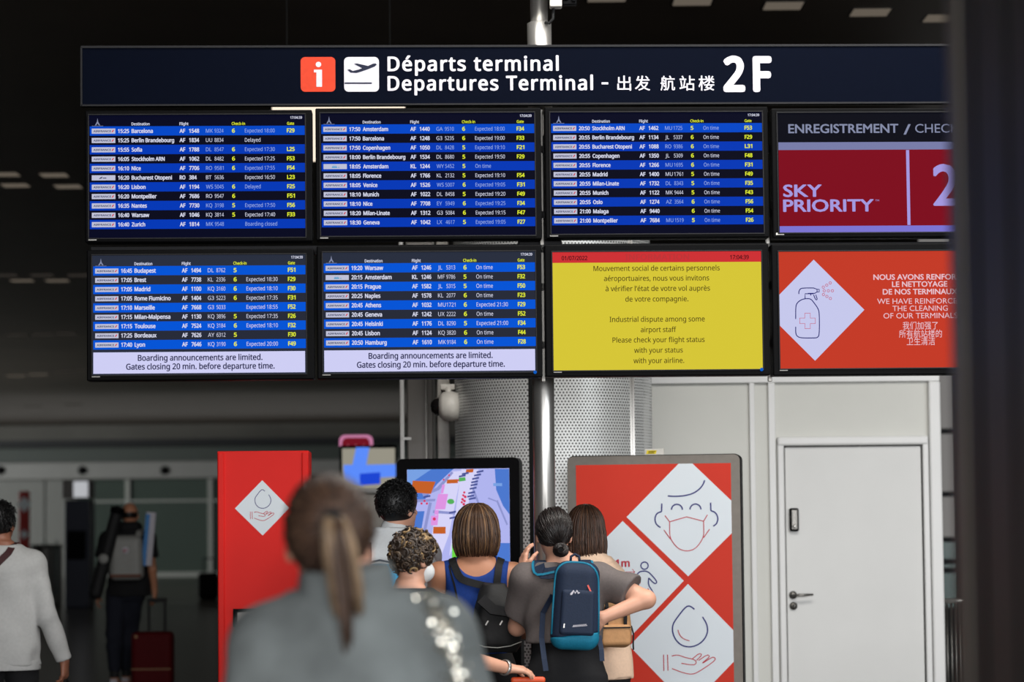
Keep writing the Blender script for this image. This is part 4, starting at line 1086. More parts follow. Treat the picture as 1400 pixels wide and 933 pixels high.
        for ax in range(3):
            for c in corners:
                if c[ax] == 1: continue
                c2 = list(c); c2[ax] = 1; c2 = tuple(c2); a, b = V[c], V[c2]; m = (a < 0) != (b < 0)
                t = np.where(m, a / np.where(m, a - b, 1), 0)
                p = np.tile(np.array(c, float), (N, 1)); p[:, ax] = t
                acc[m] += p[m]; num[m] += 1
        verts = s.lo + (idx + acc / num[:, None]) * s.h
        faces = []
        for ax in range(3):
            u, w = (ax + 1) % 3, (ax + 2) % 3
            sl0 = [slice(1, -1)] * 3; sl1 = [slice(1, -1)] * 3; sl0[ax] = slice(0, -1); sl1[ax] = slice(1, None)
            a, b = neg[tuple(sl0)], neg[tuple(sl1)]
            for flip, m in ((False, a & ~b), (True, ~a & b)):
                e = np.argwhere(m) + 1; e[:, ax] -= 1
                q = []
                for du, dw in ((-1, -1), (0, -1), (0, 0), (-1, 0)):
                    g = e.copy(); g[:, u] += du; g[:, w] += dw; q.append(ids[g[:, 0], g[:, 1], g[:, 2]])
                q = np.stack(q, 1)
                if flip: q = q[:, ::-1]
                faces.append(q)
        faces = np.concatenate(faces)
        faces = faces[(faces >= 0).all(1)]
        me = bpy.data.meshes.new(name)
        me.vertices.add(N); me.vertices.foreach_set('co', verts.astype(np.float32).ravel())
        me.loops.add(len(faces) * 4); me.loops.foreach_set('vertex_index', faces.astype(np.int32).ravel())
        me.polygons.add(len(faces)); me.polygons.foreach_set('loop_start', np.arange(0, len(faces) * 4, 4, dtype=np.int32)); me.polygons.foreach_set('loop_total', np.full(len(faces), 4, np.int32))
        me.update(); me.validate()
        return me
    def build(s, name, m, parent=None, **k):
        return link(name, s.mesh(name), m, parent, smooth=True, **k)

def v3(*a): return np.array(a, float)
def unit(v): v = np.array(v, float); return v / max(np.linalg.norm(v), 1e-9)
def skeleton(H, sw=.165):
    s = H / 1.70; J = dict(s=s, H=H)
    J['pelvis'] = v3(0, 0, .95) * s; J['chest'] = v3(0, 0, 1.27) * s; J['neck'] = v3(0, -.005, 1.455) * s; J['head'] = v3(0, .02, 1.59) * s
    J['Rh'] = np.eye(3)
    for k, g in (('R', 1), ('L', -1)):
        J['sh' + k] = v3(g * sw, -.01, 1.39) * s; J['el' + k] = v3(g * (sw + .045), -.02, 1.11) * s; J['wr' + k] = v3(g * (sw + .05), .04, .87) * s
        J['hip' + k] = v3(g * .092, 0, .90) * s; J['kn' + k] = v3(g * .10, .015, .48) * s; J['an' + k] = v3(g * .105, -.02, .085) * s
    return J
FEM = ((.80, .10, .085, 0), (.87, .166, .118, -.01), (.95, .174, .122, -.012), (1.06, .136, .094, 0), (1.16, .136, .094, .005), (1.27, .150, .106, .008), (1.36, .156, .098, -.004), (1.41, .13, .078, -.01), (1.45, .075, .058, -.01), (1.49, .05, .05, 0))
MAL = ((.80, .10, .085, 0), (.87, .158, .112, -.01), (.95, .164, .114, -.01), (1.06, .152, .106, 0), (1.16, .160, .110, .005), (1.27, .176, .118, .004), (1.36, .180, .108, -.006), (1.41, .15, .086, -.012), (1.45, .085, .064, -.01), (1.49, .058, .056, 0))
def torso(V, J, shape, inf=0.0, k=0.03, zmin=None, zmax=None, wide=1.0):
    s = J['s']; z0, z1 = J['pelvis'][2], J['neck'][2]; rows = []
    for z, rx, ry, dy in shape:
        z = z * s; t = (z - z0) / (z1 - z0); c = J['pelvis'] * (1 - t) + J['neck'] * t
        rows.append((z, c[0], c[1] + dy * s, rx * s * wide + inf, ry * s + inf))
    V.loft(rows, k, zbot=zmin, ztop=zmax)
def arm(V, J, g, inf=0.0, k=0.03, part=1.0, fore=True, fat=1.0, fore_cut=None, extra=0.0):
    s = J['s'] * fat; sh, el, wr = J['sh' + g], J['el' + g], J['wr' + g]
    V.cone(J['neck'] * .62 + sh * .38 - v3(0, 0, .035 * s), sh, .052 * s + inf, .054 * s + inf, .05)
    if part < 1.0: V.cone(sh, el, .056 * s + inf, .046 * s + inf + extra, k, cut=part)
    else: V.cone(sh, el, .054 * s + inf, .040 * s + inf, k)
    if fore: V.cone(el, wr, .041 * s + inf, .028 * s + inf, k * .6, cut=fore_cut)
def leg(V, J, g, inf=0.0, k=0.03, cut=None):
    s = J['s']; V.cone(J['hip' + g], J['kn' + g], .086 * s + inf, .056 * s + inf, k)
    kn, an = J['kn' + g], J['an' + g]
    V.cone(kn, kn * .62 + an * .38 + v3(0, -.012, 0), .054 * s + inf, .054 * s + inf, k); V.cone(kn * .62 + an * .38 + v3(0, -.012, 0), an, .054 * s + inf, .040 * s + inf, k, cut=cut)
def foot(V, J, g, inf=0.0):
    an = J['an' + g]; s = J['s']; V.cone(an, an * v3(1, 1, 0) + v3(0, -.02, .04 * s), .04 * s + inf, .038 * s, .02)
    V.cone(an * v3(1, 1, 0) + v3(0, -.03, .04 * s), an * v3(1, 1, 0) + v3(0, .15 * s, .034 * s), .038 * s + inf, .033 * s, .02)
def head(V, J, k=0.02, hs=1.0):
    s = J['s'] * hs; c = J['head']; Q = J['Rh']; P = lambda *a: c + Q @ (np.array(a) * s)
    V.ell(P(0, -.012, .022), v3(.074, .093, .092) * s, k, Q); V.ell(P(0, .028, -.03), v3(.060, .066, .076) * s, k, Q)
    V.ell(P(0, .058, -.082), v3(.034, .034, .026) * s, k, Q)
    V.cone(P(0, .088, .012), P(0, .112, -.026), .009 * s, .014 * s, .014); V.ell(P(0, .09, -.056), v3(.025, .012, .009) * s, .008, Q)
    for g in (1, -1):
        V.ell(P(g * .032, .098, .012), v3(.018, .016, .012) * s, .012, Q, sub=True)
        V.ell(P(g * .076, -.008, -.012), v3(.011, .022, .033) * s, .008, Q)
        V.ell(P(g * .084, -.004, -.010), v3(.006, .011, .018) * s, .006, Q, sub=True)
    V.cone(J['neck'] - v3(0, .005, .02), P(0, -.012, -.045), .056 * s, .050 * s, .03)
def eyes(J, par, m='eye_white', hs=1.0):
    s = J['s'] * hs
    for g in (1, -1):
        p = J['head'] + J['Rh'] @ (v3(g * .032, .0725, .012) * s); mb = MB(); mb.lathe((0, 0, 0), [(.001, -.011), (.006, -.0095), (.0105, -.004), (.0105, .004), (.006, .0095)], 12, 'y'); mb.mi = 1; mb.lathe((0, 0, 0), [(.0055, .0094), (.004, .0106), (.001, .0112)], 12, 'y')
        e = mb.build('eye', [M['eye_white'], M['rubber']], par, loc=p); e.rotation_euler = Matrix(J['Rh'].tolist()).to_euler()
def hand(V, w, d, n, side, curl=0.5, s=1.0, spread=.0, k=.005):
    """Palm, four bent fingers and a thumb; d points along the fingers, n is where the palm faces."""
    w = np.array(w, float); d = unit(d); n = unit(np.array(n) - d * np.dot(n, d)); l = np.cross(d, n) * side
    offs = (.030, .010, -.011, -.030); lens = (.070, .079, .072, .056)
    for i, o in enumerate(offs):
        V.cone(w + l * o * .55 * s + d * .005, w + (l * o * .95 + d * (.086 - abs(o - .008) * .25)) * s, .0145 * s, .0115 * s, .014)
    V.cone(w + d * .02 + l * .012 * s, w + d * .055 * s - l * .008 * s, .014 * s, .016 * s, .012)
    for i, o in enumerate(offs):
        p = w + (l * o * .95 + d * (.086 - abs(o - .008) * .25)) * s; a = curl * .8; dd = d + l * spread * (o / .03)
        for q, fr in enumerate((.45, .31, .24)):
            dr = unit(dd * math.cos(a) + n * math.sin(a)); p2 = p + dr * lens[i] * fr * s
            V.cone(p, p2, (.0092 - .0011 * q) * s, (.0083 - .0011 * q) * s, k); p = p2; a += curl
    t0 = w + (d * .022 + l * .026) * s; t1 = w + (d * .052 + l * .052 + n * .016) * s; t2 = t1 + (d * .028 + l * .004 + n * .012 * (1 + curl)) * s; t3 = t2 + (d * .020 - l * .006 + n * .012 * (1 + curl)) * s
    V.cone(t0, t1, .0145 * s, .0115 * s, .01); V.cone(t1, t2, .0105 * s, .0095 * s, .005); V.cone(t2, t3, .0095 * s, .0078 * s, .005)

# ---- hair
def strands(name, paths, r, mats, par, sides=5, taper=.35, rnd=None, pick=None):
    rnd = rnd or random.Random(3); vs = []; fs = []; mi = []
    ring = [(math.cos(2 * math.pi * k / sides), math.sin(2 * math.pi * k / sides)) for k in range(sides)]
    for pi_, pts in enumerate(paths):
        pts = np.array(pts); n = len(pts); base = len(vs)
        T = np.gradient(pts, axis=0); T /= np.maximum(np.linalg.norm(T, axis=1), 1e-9)[:, None]
        rr = r * rnd.uniform(.7, 1.25); m = rnd.randrange(len(mats)) if pick is None else pick[pi_]
        ref = v3(rnd.uniform(-1, 1), rnd.uniform(-1, 1), rnd.uniform(-1, 1))
        for i in range(n):
            t = T[i]; x = ref - t * (ref @ t); x /= max(np.linalg.norm(x), 1e-6); y = np.cross(t, x); ref = x
            q = rr * (1 - (1 - taper) * (i / (n - 1)) ** 2) * (.55 + .45 * min(1, i / 1.5))
            for c, sn in ring: vs.append(pts[i] + (x * c + y * sn) * q)
        for i in range(n - 1):
            for k in range(sides):
                a = base + i * sides + k; b = base + i * sides + (k + 1) % sides; fs.append((a, b, b + sides, a + sides)); mi.append(m)
        fs.append(tuple(base + k for k in range(sides))); fs.append(tuple(base + (n - 1) * sides + k for k in range(sides))); mi += [m, m]
    me = bpy.data.meshes.new(name); me.from_pydata([tuple(v) for v in vs], [], fs)
    o = link(name, me, mats, par, smooth=True); me.polygons.foreach_set('material_index', mi); return o
def scalp(J, d, grow=0.0, hs=1.0):
    """Point of the skull (head frame direction d) pushed out by grow."""
    s = J['s'] * hs; d = unit(d); rx, ry, rz = (.074 * s + grow, .093 * s + grow, .092 * s + grow)
    t = 1 / math.sqrt((d[0] / rx) ** 2 + (d[1] / ry) ** 2 + (d[2] / rz) ** 2)
    return J['head'] + J['Rh'] @ (v3(0, -.012, .022) * s + d * t)
def slerp(a, b, t):
    a, b = unit(a), unit(b); w = math.acos(max(-1, min(1, float(a @ b))))
    return a if w < 1e-4 else (a * math.sin((1 - t) * w) + b * math.sin(t * w)) / math.sin(w)
def on_head(d):
    """True where hair grows: everything but the face and the neck."""
    return not (d[1] > .25 and d[2] < .52 - .25 * (1 - abs(d[0]))) and not (d[2] < -.55)
def cap(J, mats, par, grow=.008, hs=1.0, low=-.045, name='hair_base'):
    s = J['s'] * hs; V = Vol(J['head'] - .16, J['head'] + .16, .005); Q = J['Rh']; P = lambda *a: J['head'] + Q @ (np.array(a) * s)
    V.ell(P(0, -.012, .022), v3(.074, .093, .092) * s + grow, .01, Q)
    V.ell(P(0, .085, -.035), v3(.075, .075, .085) * s, .02, Q, sub=True); V.plane(P(0, 0, low - .02), Q @ v3(0, .25, -1))
    return V.build(name, mats[0], par)
def sphere_dirs(n, rnd, f=on_head):
    out = []
    while len(out) < n:
        d = v3(rnd.gauss(0, 1), rnd.gauss(0, 1), rnd.gauss(0, 1)); d = unit(d)
        if f(d): out.append(d)
    return out
def hair_bob(J, mats, par, zend=-.13, n=620, r=.0042, seed=1, hs=1.0, vol=.016, curl=.02, flare=.0, name='hair'):
    rnd = random.Random(seed); s = J['s'] * hs; paths = []; crown = v3(0, -.18, 1)
    for i in range(n):
        ph = rnd.uniform(0, 2 * math.pi); fx = math.sin(ph); fy = -math.cos(ph)
        if fy > .62: continue
        lay = rnd.uniform(-.3, 1) ; grow = vol * (.35 + .65 * max(0, lay)); side = v3(fx, fy, -.05)
        st = rnd.uniform(0, .25); pts = [scalp(J, slerp(crown, side, t), grow * (.4 + .6 * t), hs) for t in np.linspace(st, 1, 7)]
        a = J['head'] + J['Rh'] @ (v3(0, -.012, 0) * s); out = unit((pts[-1] - a) * v3(1, 1, 0))
        ze = J['head'][2] + (zend + rnd.uniform(-.012, .006) + (0 if lay > 0 else .0)) * s
        p0 = pts[-1]
        for t in np.linspace(.2, 1, 6):
            q = p0 + v3(0, 0, (ze - p0[2]) * t) + out * (flare * math.sin(t * 2.2) - curl * t * t) * s
            q = q + v3(rnd.gauss(0, 1), rnd.gauss(0, 1), 0) * .0012; pts.append(q)
        paths.append(pts)
    return strands(name, paths, r, mats, par, rnd=rnd)
def hair_tied(J, mats, par, tie, n=420, r=.0045, seed=2, hs=1.0, vol=.008, name='hair', f=on_head):
    rnd = random.Random(seed); tie = unit(tie); paths = []
    for d in sphere_dirs(n, rnd, f):
        j = unit(tie + v3(rnd.gauss(0, .05), 0, rnd.gauss(0, .05)))
        paths.append([scalp(J, slerp(d, j, t), vol * (.5 + .5 * rnd.random()) + .004 * math.sin(t * 3.1), hs) for t in np.linspace(0, 1, 8)])
    return strands(name, paths, r, mats, par, taper=.7, rnd=rnd)
def hair_short(J, mats, par, n=900, L=.03, r=.0026, seed=3, hs=1.0, f=on_head, lift=.45, vol=.006, sweep=(0, -.3, -.5)):
    rnd = random.Random(seed); paths = []
    for d in sphere_dirs(n, rnd, f):
        p = scalp(J, d, vol, hs); o = J['Rh'] @ unit(d); sw = J['Rh'] @ v3(*sweep) + v3(rnd.gauss(0, .3), rnd.gauss(0, .3), rnd.gauss(0, .3)); l = L * rnd.uniform(.6, 1.2)
        pts = [p - o * .003]
        for t in (.3, .65, 1): pts.append(p + o * l * lift * t + (sw - o * (sw @ o)) * l * t * t)
        paths.append(pts)
    return strands('hair', paths, r, mats, par, rnd=rnd)
def strap(V, pts, width, m, par, name='strap', off=.006, thick=.006, dens=4):
    """A band that follows the clothes of V through pts."""
    P = []; 
    for i in range(len(pts) - 1):
        for t in range(dens): P.append(np.array(pts[i]) * (1 - t / dens) + np.array(pts[i + 1]) * (t / dens))
    P.append(np.array(pts[-1])); Q = []; S = []
    for p in P:
        q, g = V.on(p, off); Q.append(q); S.append(g)
    Q = [Q[0]] + [Q[i] * .5 + (Q[i - 1] + Q[i + 1]) * .25 for i in range(1, len(Q) - 1)] + [Q[-1]]
    side = []
    for i in range(len(Q)):
        t = unit(Q[min(i + 1, len(Q) - 1)] - Q[max(i - 1, 0)]); side.append(Vector(unit(np.cross(t, S[i]))))
    mb = MB(); mb.ribbon([Vector(q) for q in Q], width, thick, side); return mb.build(name, m, par)
def mitten(par, J, g): pass
def person(label, px, py_top, D, sw=.165, hair_h=.012, shift=0.0, group=None):
    """Root at the feet under a head seen at px, tall enough for its crown to reach py_top."""
    p = W(px, py_top, D); H = p.z - hair_h
    o = thing('person', label, 'person', (p.x + shift, D, 0), 0, group); J = skeleton(H, sw); J['root'] = np.array((p.x + shift, D, 0)); J['head'][0] = -shift
    return o, J
def loc(J, px, py, dD=0.0):
    """Local point of the person seen at a pixel, dD metres behind the person's own distance."""
    return np.array(W(px, py, J['root'][1] + dD)) - J['root']
def rotz(a): c, s = math.cos(R(a)), math.sin(R(a)); return np.array(((c, -s, 0), (s, c, 0), (0, 0, 1)))
def rotx(a): c, s = math.cos(R(a)), math.sin(R(a)); return np.array(((1, 0, 0), (0, c, -s), (0, s, c)))
def bounds(J, pad=.14):
    P = np.array([J[k] for k in J if isinstance(J[k], np.ndarray) and J[k].shape == (3,) and k != 'root'])
    lo, hi = P.min(0) - pad, P.max(0) + pad; lo[2] = -.01; hi[2] = max(hi[2], J['head'][2] + .17); lo[1] -= .06; hi[1] += .12; return lo, hi
def body(o, J, shape, skin, h=.007, hands=None, hs=1.0, name='body'):
    lo, hi = bounds(J); V = Vol(lo, hi, h)
    torso(V, J, shape); head(V, J, hs=hs)
    for g in 'RL':
        arm(V, J, g); leg(V, J, g); foot(V, J, g)
        sd = 1 if g == 'R' else -1
        if hands and g in hands: hand(V, J['wr' + g], hands[g][0], hands[g][1], sd, hands[g][2], J['s'])
        else: hand(V, J['wr' + g], unit(J['wr' + g] - J['el' + g]), v3(-sd, .2, 0), sd, .35, J['s'])
    b = V.build(name, M[skin], o); eyes(J, o, hs=hs); return V
def trousers(o, J, m, inf=.012, h=.008, top=1.0, shape=FEM, name='trousers', skirt=None, foldamp=.004):
    lo, hi = bounds(J); hi[2] = top * J['s'] + .05; V = Vol(lo, hi, h)
    torso(V, J, [r for r in shape if r[0] < 1.1], inf, zmax=top * J['s'])
    if skirt:
        s = J['s']; p = J['pelvis']; V.loft([(.42 * s, p[0], p[1], skirt, skirt * .8), (.80 * s, p[0], p[1] - .005, .19 * s + inf, .14 * s + inf), (.93 * s, p[0], p[1] - .01, .174 * s + inf, .122 * s + inf)], .02)
    else:
        for g in 'RL': leg(V, J, g, inf, .03)
    if foldamp: V.folds(foldamp, 40, 5)
    return V.build(name, M[m], o)
def shoes(o, J, m, inf=.008):
    for g in 'RL':
        an = J['an' + g]; V = Vol(an * v3(1, 1, 0) + v3(-.09, -.13, -.002), an * v3(1, 1, 0) + v3(.09, .26, .16), .006)
        foot(V, J, g, inf); V.plane((0, 0, .125), (0, 0, 1)); V.plane((0, 0, .002), (0, 0, -1)); V.build('shoe', M[m], o)
# ---------------------------------------------------------------- the people
def garment(o, J, shape, m, name, inf=.016, h=.008, sleeve=1.0, fore=False, fore_cut=None, hem=.86, top=1.455, wide=1.0, fold=(.006, 34), extra=0.0, seed=1, k=.03):
    lo, hi = bounds(J, .17); s = J['s']; lo[2] = hem * s - .06; hi[2] = 1.56 * s
    V = Vol(lo, hi, h); torso(V, J, shape, inf, k, zmin=hem * s, zmax=top * s, wide=wide)
    for g in 'RL': arm(V, J, g, inf, .03, part=sleeve, fore=fore, fore_cut=fore_cut, extra=extra)
    if fold: V.folds(fold[0], fold[1], seed)
    V.plane((0, 0, top * s), (0, 0, 1))
    V.build(name, M[m], o); return V
TEE = ((.80, .172, .126, -.01), (.87, .176, .126, -.01), (.95, .176, .124, -.01), (1.06, .160, .112, 0), (1.16, .156, .108, .004), (1.27, .160, .112, .006), (1.36, .162, .102, -.004), (1.41, .135, .084, -.01), (1.45, .085, .066, -.01), (1.49, .062, .06, 0))
BOX = ((.80, .178, .128, -.01), (.87, .178, .128, -.01), (.95, .178, .128, -.01), (1.06, .172, .122, 0), (1.16, .176, .122, .004), (1.27, .184, .124, .004), (1.36, .186, .112, -.006), (1.41, .155, .09, -.012), (1.45, .092, .07, -.01), (1.49, .066, .062, 0))

# 1 -- woman with a ponytail, close to the camera, seen from behind
o, J = person('person in a grey knit sweater with a long ponytail, closest and out of focus', 448, 655, 4.55, .175, .014, shift=.048)
for kx, p in dict(neck=(474, 790), shL=(372, 884), shR=(590, 868), elL=(322, 1052), elR=(672, 1052), wrL=(352, 1190), wrR=(648, 1195)).items():
    J[kx] = loc(J, *p)
J['elL'][1] += .02; J['elR'][1] += .02; J['wrL'][1] += .2; J['wrR'][1] += .2
J['head'] = loc(J, 448, 738) + v3(0, .02, 0); J['Rh'] = rotz(6)
FS = tuple((z, rx * (1 if z < 1.3 else .86 if z < 1.4 else .8), ry, dy) for z, rx, ry, dy in FEM)
body(o, J, FS, 'skin_light', .008)
SLOPE = ((.80, .17, .128, -.01), (.95, .17, .128, -.01), (1.06, .165, .122, 0), (1.16, .165, .122, .004), (1.24, .168, .124, .004), (1.31, .162, .116, -.004), (1.37, .135, .10, -.012), (1.42, .10, .085, -.012), (1.46, .076, .07, -.01), (1.50, .066, .064, 0))
V = garment(o, J, SLOPE, 'cloth_sweater', 'sweater', .022, .009, 1.0, True, 1.0, .84, 1.50, 1.0, (.010, 22), seed=4)
s = J['s']
Vc = Vol(J['neck'] - .16, J['neck'] + .16, .007); Vc.cone(J['neck'] - v3(0, .005, .04), J['neck'] + v3(-.004, -.012, .022), .098, .084, .01, cut=1.0); Vc.folds(.004, 50, 8); Vc.build('collar', M['cloth_sweater'], o)
cap(J, M['pony'], o, .010, low=-.085)
hair_tied(J, M['pony'], o, (.05, -.9, .12), 600, .0036, 5, vol=.013, f=lambda d: on_head(d) or (d[1] < -.1 and d[2] > -.93))
rnd = random.Random(9); paths = []; pick = []
tp = scalp(J, (.05, -.95, .15), .016)
for i in range(210):
    a = rnd.uniform(0, 6.28); rr = math.sqrt(rnd.random()); ln = rnd.uniform(.14, .20) if abs(math.cos(a) * rr) > .3 else rnd.uniform(.16, .27); q = [tp + v3(math.cos(a) * .012 * rr, .012, math.sin(a) * .012 * rr)]
    for t in np.linspace(.08, 1, 9):
        sp_ = .010 + .021 * math.sin(min(1, t * 1.4) * 1.9)
        q.append(tp + v3(.028 * t + math.cos(a) * sp_ * rr, -.045 * math.sin(min(1, t * 3) * 1.57) + math.sin(a) * sp_ * rr * .6 + .02 * t, .018 * math.sin(min(1, t * 4) * 1.57) - ln * t ** 1.25))
    paths.append(q); e_ = math.cos(a) * rr; pick.append(rnd.choice((0, 0, 1)) if e_ < -.25 or e_ > .55 else rnd.choice((2, 2, 3)))
strands('ponytail', paths, .0036, M['ponytail'], o, rnd=rnd, pick=pick)
mb = MB(); mb.lathe(tuple(tp), [(.012, -.014), (.019, -.010), (.020, 0), (.019, .010), (.012, .014)], 20, 'y'); mb.build('hair_tie', M['cloth_black'], o)
# sequins along the right shoulder seam
rnd = random.Random(4); fl_v = []; fl_f = []
a0, a1, a2 = loc(J, 585, 806), loc(J, 622, 868), loc(J, 640, 985)
for i in range(420):
    t = rnd.random() ** 1.0; base = a0 * (1 - t) ** 2 + 2 * a1 * t * (1 - t) + a2 * t * t
    p = base + v3(rnd.gauss(0, .011), -.16, rnd.gauss(0, .008)); pr = p.copy()
    for stp in range(30):
        vv = V.val(pr)
        if vv < .004: break
        pr[1] += max(.002, min(vv * .8, .012))
    q, g = V.on(pr, .003)
    nrm = unit(g + v3(rnd.gauss(0, .35), rnd.gauss(0, .35), rnd.gauss(0, .35))); x = unit(np.cross(nrm, v3(0, .3, 1))); y = np.cross(nrm, x); n0 = len(fl_v)
    for k_ in range(7): fl_v.append(tuple(q + (x * math.cos(k_ * .8976) + y * math.sin(k_ * .8976)) * .0038))
    fl_f.append(tuple(range(n0, n0 + 7)))
me = bpy.data.meshes.new('sequin_trim'); me.from_pydata(fl_v, [], fl_f); link('sequin_trim', me, M['sequin'], o)['kind'] = 'stuff'
trousers(o, J, 'cloth_black', h=.010); shoes(o, J, 'cloth_black')

# 2 -- woman with curly streaked hair, hand on her case
o, J = person('person with short curly streaked hair and a white mask, watch on one wrist', 566, 722, 10.2, .165, .03)
J['head'] = loc(J, 566, 764); J['Rh'] = rotz(-42) @ rotx(-14); J['neck'] = loc(J, 560, 812) + v3(0, -.02, 0)
J['shR'] = loc(J, 610, 840); J['shL'] = loc(J, 508, 840); J['elR'] = loc(J, 642, 902, .12); J['wrR'] = loc(J, 693, 914, .28)
J['elL'] = loc(J, 492, 915, .05); J['wrL'] = loc(J, 520, 960, .25)
body(o, J, FEM, 'skin_light', .0055, dict(R=((1, .22, -.12), (0, .25, -1), .42)), 1.02)
V = garment(o, J, TEE, 'cloth_black', 'top', .016, .008, .85, False, None, .86)
trousers(o, J, 'cloth_jeans', h=.010); shoes(o, J, 'bag_black')
cap(J, M['curly'], o, .012, low=-.075)
rnd = random.Random(11); paths = []
for d in sphere_dirs(300, rnd, lambda d: on_head(d) or (d[1] < -.2 and d[2] > -.85)):
    c0 = scalp(J, d, rnd.uniform(.008, .026)); nn = J['Rh'] @ d; e1 = unit(np.cross(nn, v3(rnd.gauss(0, 1), rnd.gauss(0, 1), rnd.gauss(0, 1)))); e2 = np.cross(nn, e1)
    rr = rnd.uniform(.012, .023); tw = rnd.uniform(3.5, 6.5); q = []
    for t in np.linspace(0, 1, 10):
        a = t * tw; q.append(c0 + (e1 * math.cos(a) + e2 * math.sin(a)) * rr * (1 - .35 * t) + nn * (t - .4) * .016)
    paths.append(q)
strands('hair', paths, .0062, M['curly'], o, sides=6, taper=.5, rnd=rnd)
Vm = Vol(J['head'] - .15, J['head'] + .15, .005); Q = J['Rh']; P_ = lambda *a: J['head'] + Q @ (v3(*a) * J['s'])
Vm.ell(P_(0, .052, -.048), v3(.062, .064, .052), .01, Q); Vm.cone(P_(0, .09, .0), P_(0, .116, -.03), .014, .018, .015); Vm.plane(P_(0, .012, 0), Q @ v3(0, -1, 0)); Vm.build('face_mask', M['cloth_white'], o)
mb = MB(); d_ = unit(J['wrR'] - J['elR']); wc = J['wrR'] - d_ * .012
ax = unit(np.cross(d_, v3(0, 0, 1))); ay = np.cross(d_, ax)
mb.tube([Vector(wc + (ax * math.cos(t * .2618) + ay * math.sin(t * .2618)) * .0325) for t in range(25)], .0095, 8, True, flat=.35, up=tuple(d_ * 0 + ax)); mb.build('watch', M['steel'], o)

# trolley case under her hand
p = W(722, 931, 10.52)
tc2 = thing('trolley_case', 'upright dark trolley case with an orange grip under the hand with the watch', 'suitcase', (p.x, 10.52, 0))
Vb = Vol((-.25, -.17, -.01), (.25, .17, .75), .01); Vb.rbox((0, 0, .38), (.21, .13, .32), .05); Vb.build('shell', M['bag_black'], tc2)
gz = p.z
for x in (-.055, .055): MB().box((x - .01, -.012, .68), (x + .01, .012, gz), bev=.004).build('handle_tube', M['steel_dark'], tc2)
mb = MB(); mb.box((-.075, -.02, gz - .012), (.075, .02, gz + .016), bev=.012, seg=3); mb.build('grip', M['case_orange'], tc2)
for x in (-.16, .16):
    for y in (-.09, .09):
        mb = MB(); mb.lathe((x, y, .028), [(.004, -.012), (.028, -.012), (.028, .012), (.004, .012)], 16, 'x'); mb.box((x - .018, y - .018, .03), (x + .018, y + .018, .075)); mb.build('wheel', M['rubber'], tc2)

# 3 -- dark haired man in white
o, J = person('person with short black hair in a white shirt, turned toward the map screen', 544, 661, 11.7, .185, .02)
J['head'] = loc(J, 545, 694); J['Rh'] = rotz(-40); J['neck'] = loc(J, 536, 738) + v3(0, -.02, 0)
J['shR'] = loc(J, 582, 762, .08); J['shL'] = loc(J, 492, 764, -.06); J['elR'] = loc(J, 590, 845, .14); J['wrR'] = loc(J, 612, 850, .38); J['elL'] = loc(J, 488, 850, -.04); J['wrL'] = loc(J, 496, 910, .1)
body(o, J, MAL, 'skin_light', .007)
V = garment(o, J, BOX, 'cloth_white', 'shirt', .016, .008, 1.0, True, .96, .84, 1.515, fold=(.007, 30), seed=6)
trousers(o, J, 'cloth_jeans', h=.010, shape=MAL); shoes(o, J, 'cloth_black')
Vc = Vol(J['neck'] - .14, J['neck'] + .14, .006); Vc.cone(J['neck'] - v3(0, 0, .03), J['neck'] + v3(.012, .012, .05), .088, .066, .01); Vc.folds(.003, 60, 4); Vc.build('collar', M['cloth_white'], o)
cap(J, M['black'], o, .014, low=-.05)
hair_short(J, M['black'], o, 1700, .030, .0030, 7, lift=.28, vol=.012, sweep=(0, -.2, -.2))
# his bright blue bag
p = W(522, 812, 11.52)
bg = thing('shoulder_bag', 'bright cyan bag on the back of the man in white', 'bag', (p.x, 11.46, p.z - .14))
Vb = Vol((-.16, -.12, -.03), (.16, .12, .33), .008); Vb.rbox((0, 0, .14), (.115, .065, .14), .05, taper=.12); Vb.folds(.004, 45, 2); Vb.build('bag_body', M['bag_cyan'], bg)
off = Vector(J['root']) - bg.location
so = strap(V, [J['neck'] + v3(-.10, -.11, -.20), J['neck'] + v3(-.09, -.06, -.045), J['neck'] + v3(-.09, .05, -.06)], .03, M['cloth_navy'], bg); so.location = off
mb = MB(); mb.tube([(-.06, -.06, .25), (-.05, -.085, .29), (0, -.09, .30), (.05, -.085, .29), (.06, -.06, .25)], .005, 8); mb.build('handle', M['cloth_navy'], bg)

# 4 -- woman in a blue tank top with a bob
o, J = person('person with a brown bob in a royal blue tank top, looking at the map screen', 651, 687, 11.4, .172, .022)
J['neck'][0] = 0; J['shR'] = loc(J, 702, 786); J['shL'] = loc(J, 601, 785); J['elR'] = loc(J, 716, 862, .08); J['wrR'] = loc(J, 690, 862, .32); J['elL'] = loc(J, 590, 862, .08); J['wrL'] = loc(J, 618, 862, .32)
Vb4 = body(o, J, FEM, 'skin_tan', .006)
s = J['s']; lo, hi = bounds(J); lo[2] = .86 * s; hi[2] = 1.5 * s; V = Vol(lo, hi, .006)
torso(V, J, FEM, .007, zmin=1.0 * s, zmax=1.46 * s)
for g in 'RL': V.cone(J['neck'] * .62 + J['sh' + g] * .38 - v3(0, 0, .035 * s), J['sh' + g], .052 * s + .007, .054 * s + .007, .05)
V.folds(.003, 40, 3)
V.ell(J['neck'] + v3(0, -.1, .02), (.098, .20, .105), .012, sub=True)
for g, q in (('R', 1), ('L', -1)): V.ell(J['sh' + g] + v3(q * .035, 0, -.03), (.066, .25, .125), .012, sub=True)
V.build('tank_top', M['cloth_blue'], o)
Vx = Vol(lo, hi, .008); torso(Vx, J, FEM, .008)
for g in 'RL': arm(Vx, J, g, .004)
trousers(o, J, 'cloth_black', .006, h=.008, top=1.04); shoes(o, J, 'cloth_white')
cap(J, M['bob'], o, .014, low=-.05)
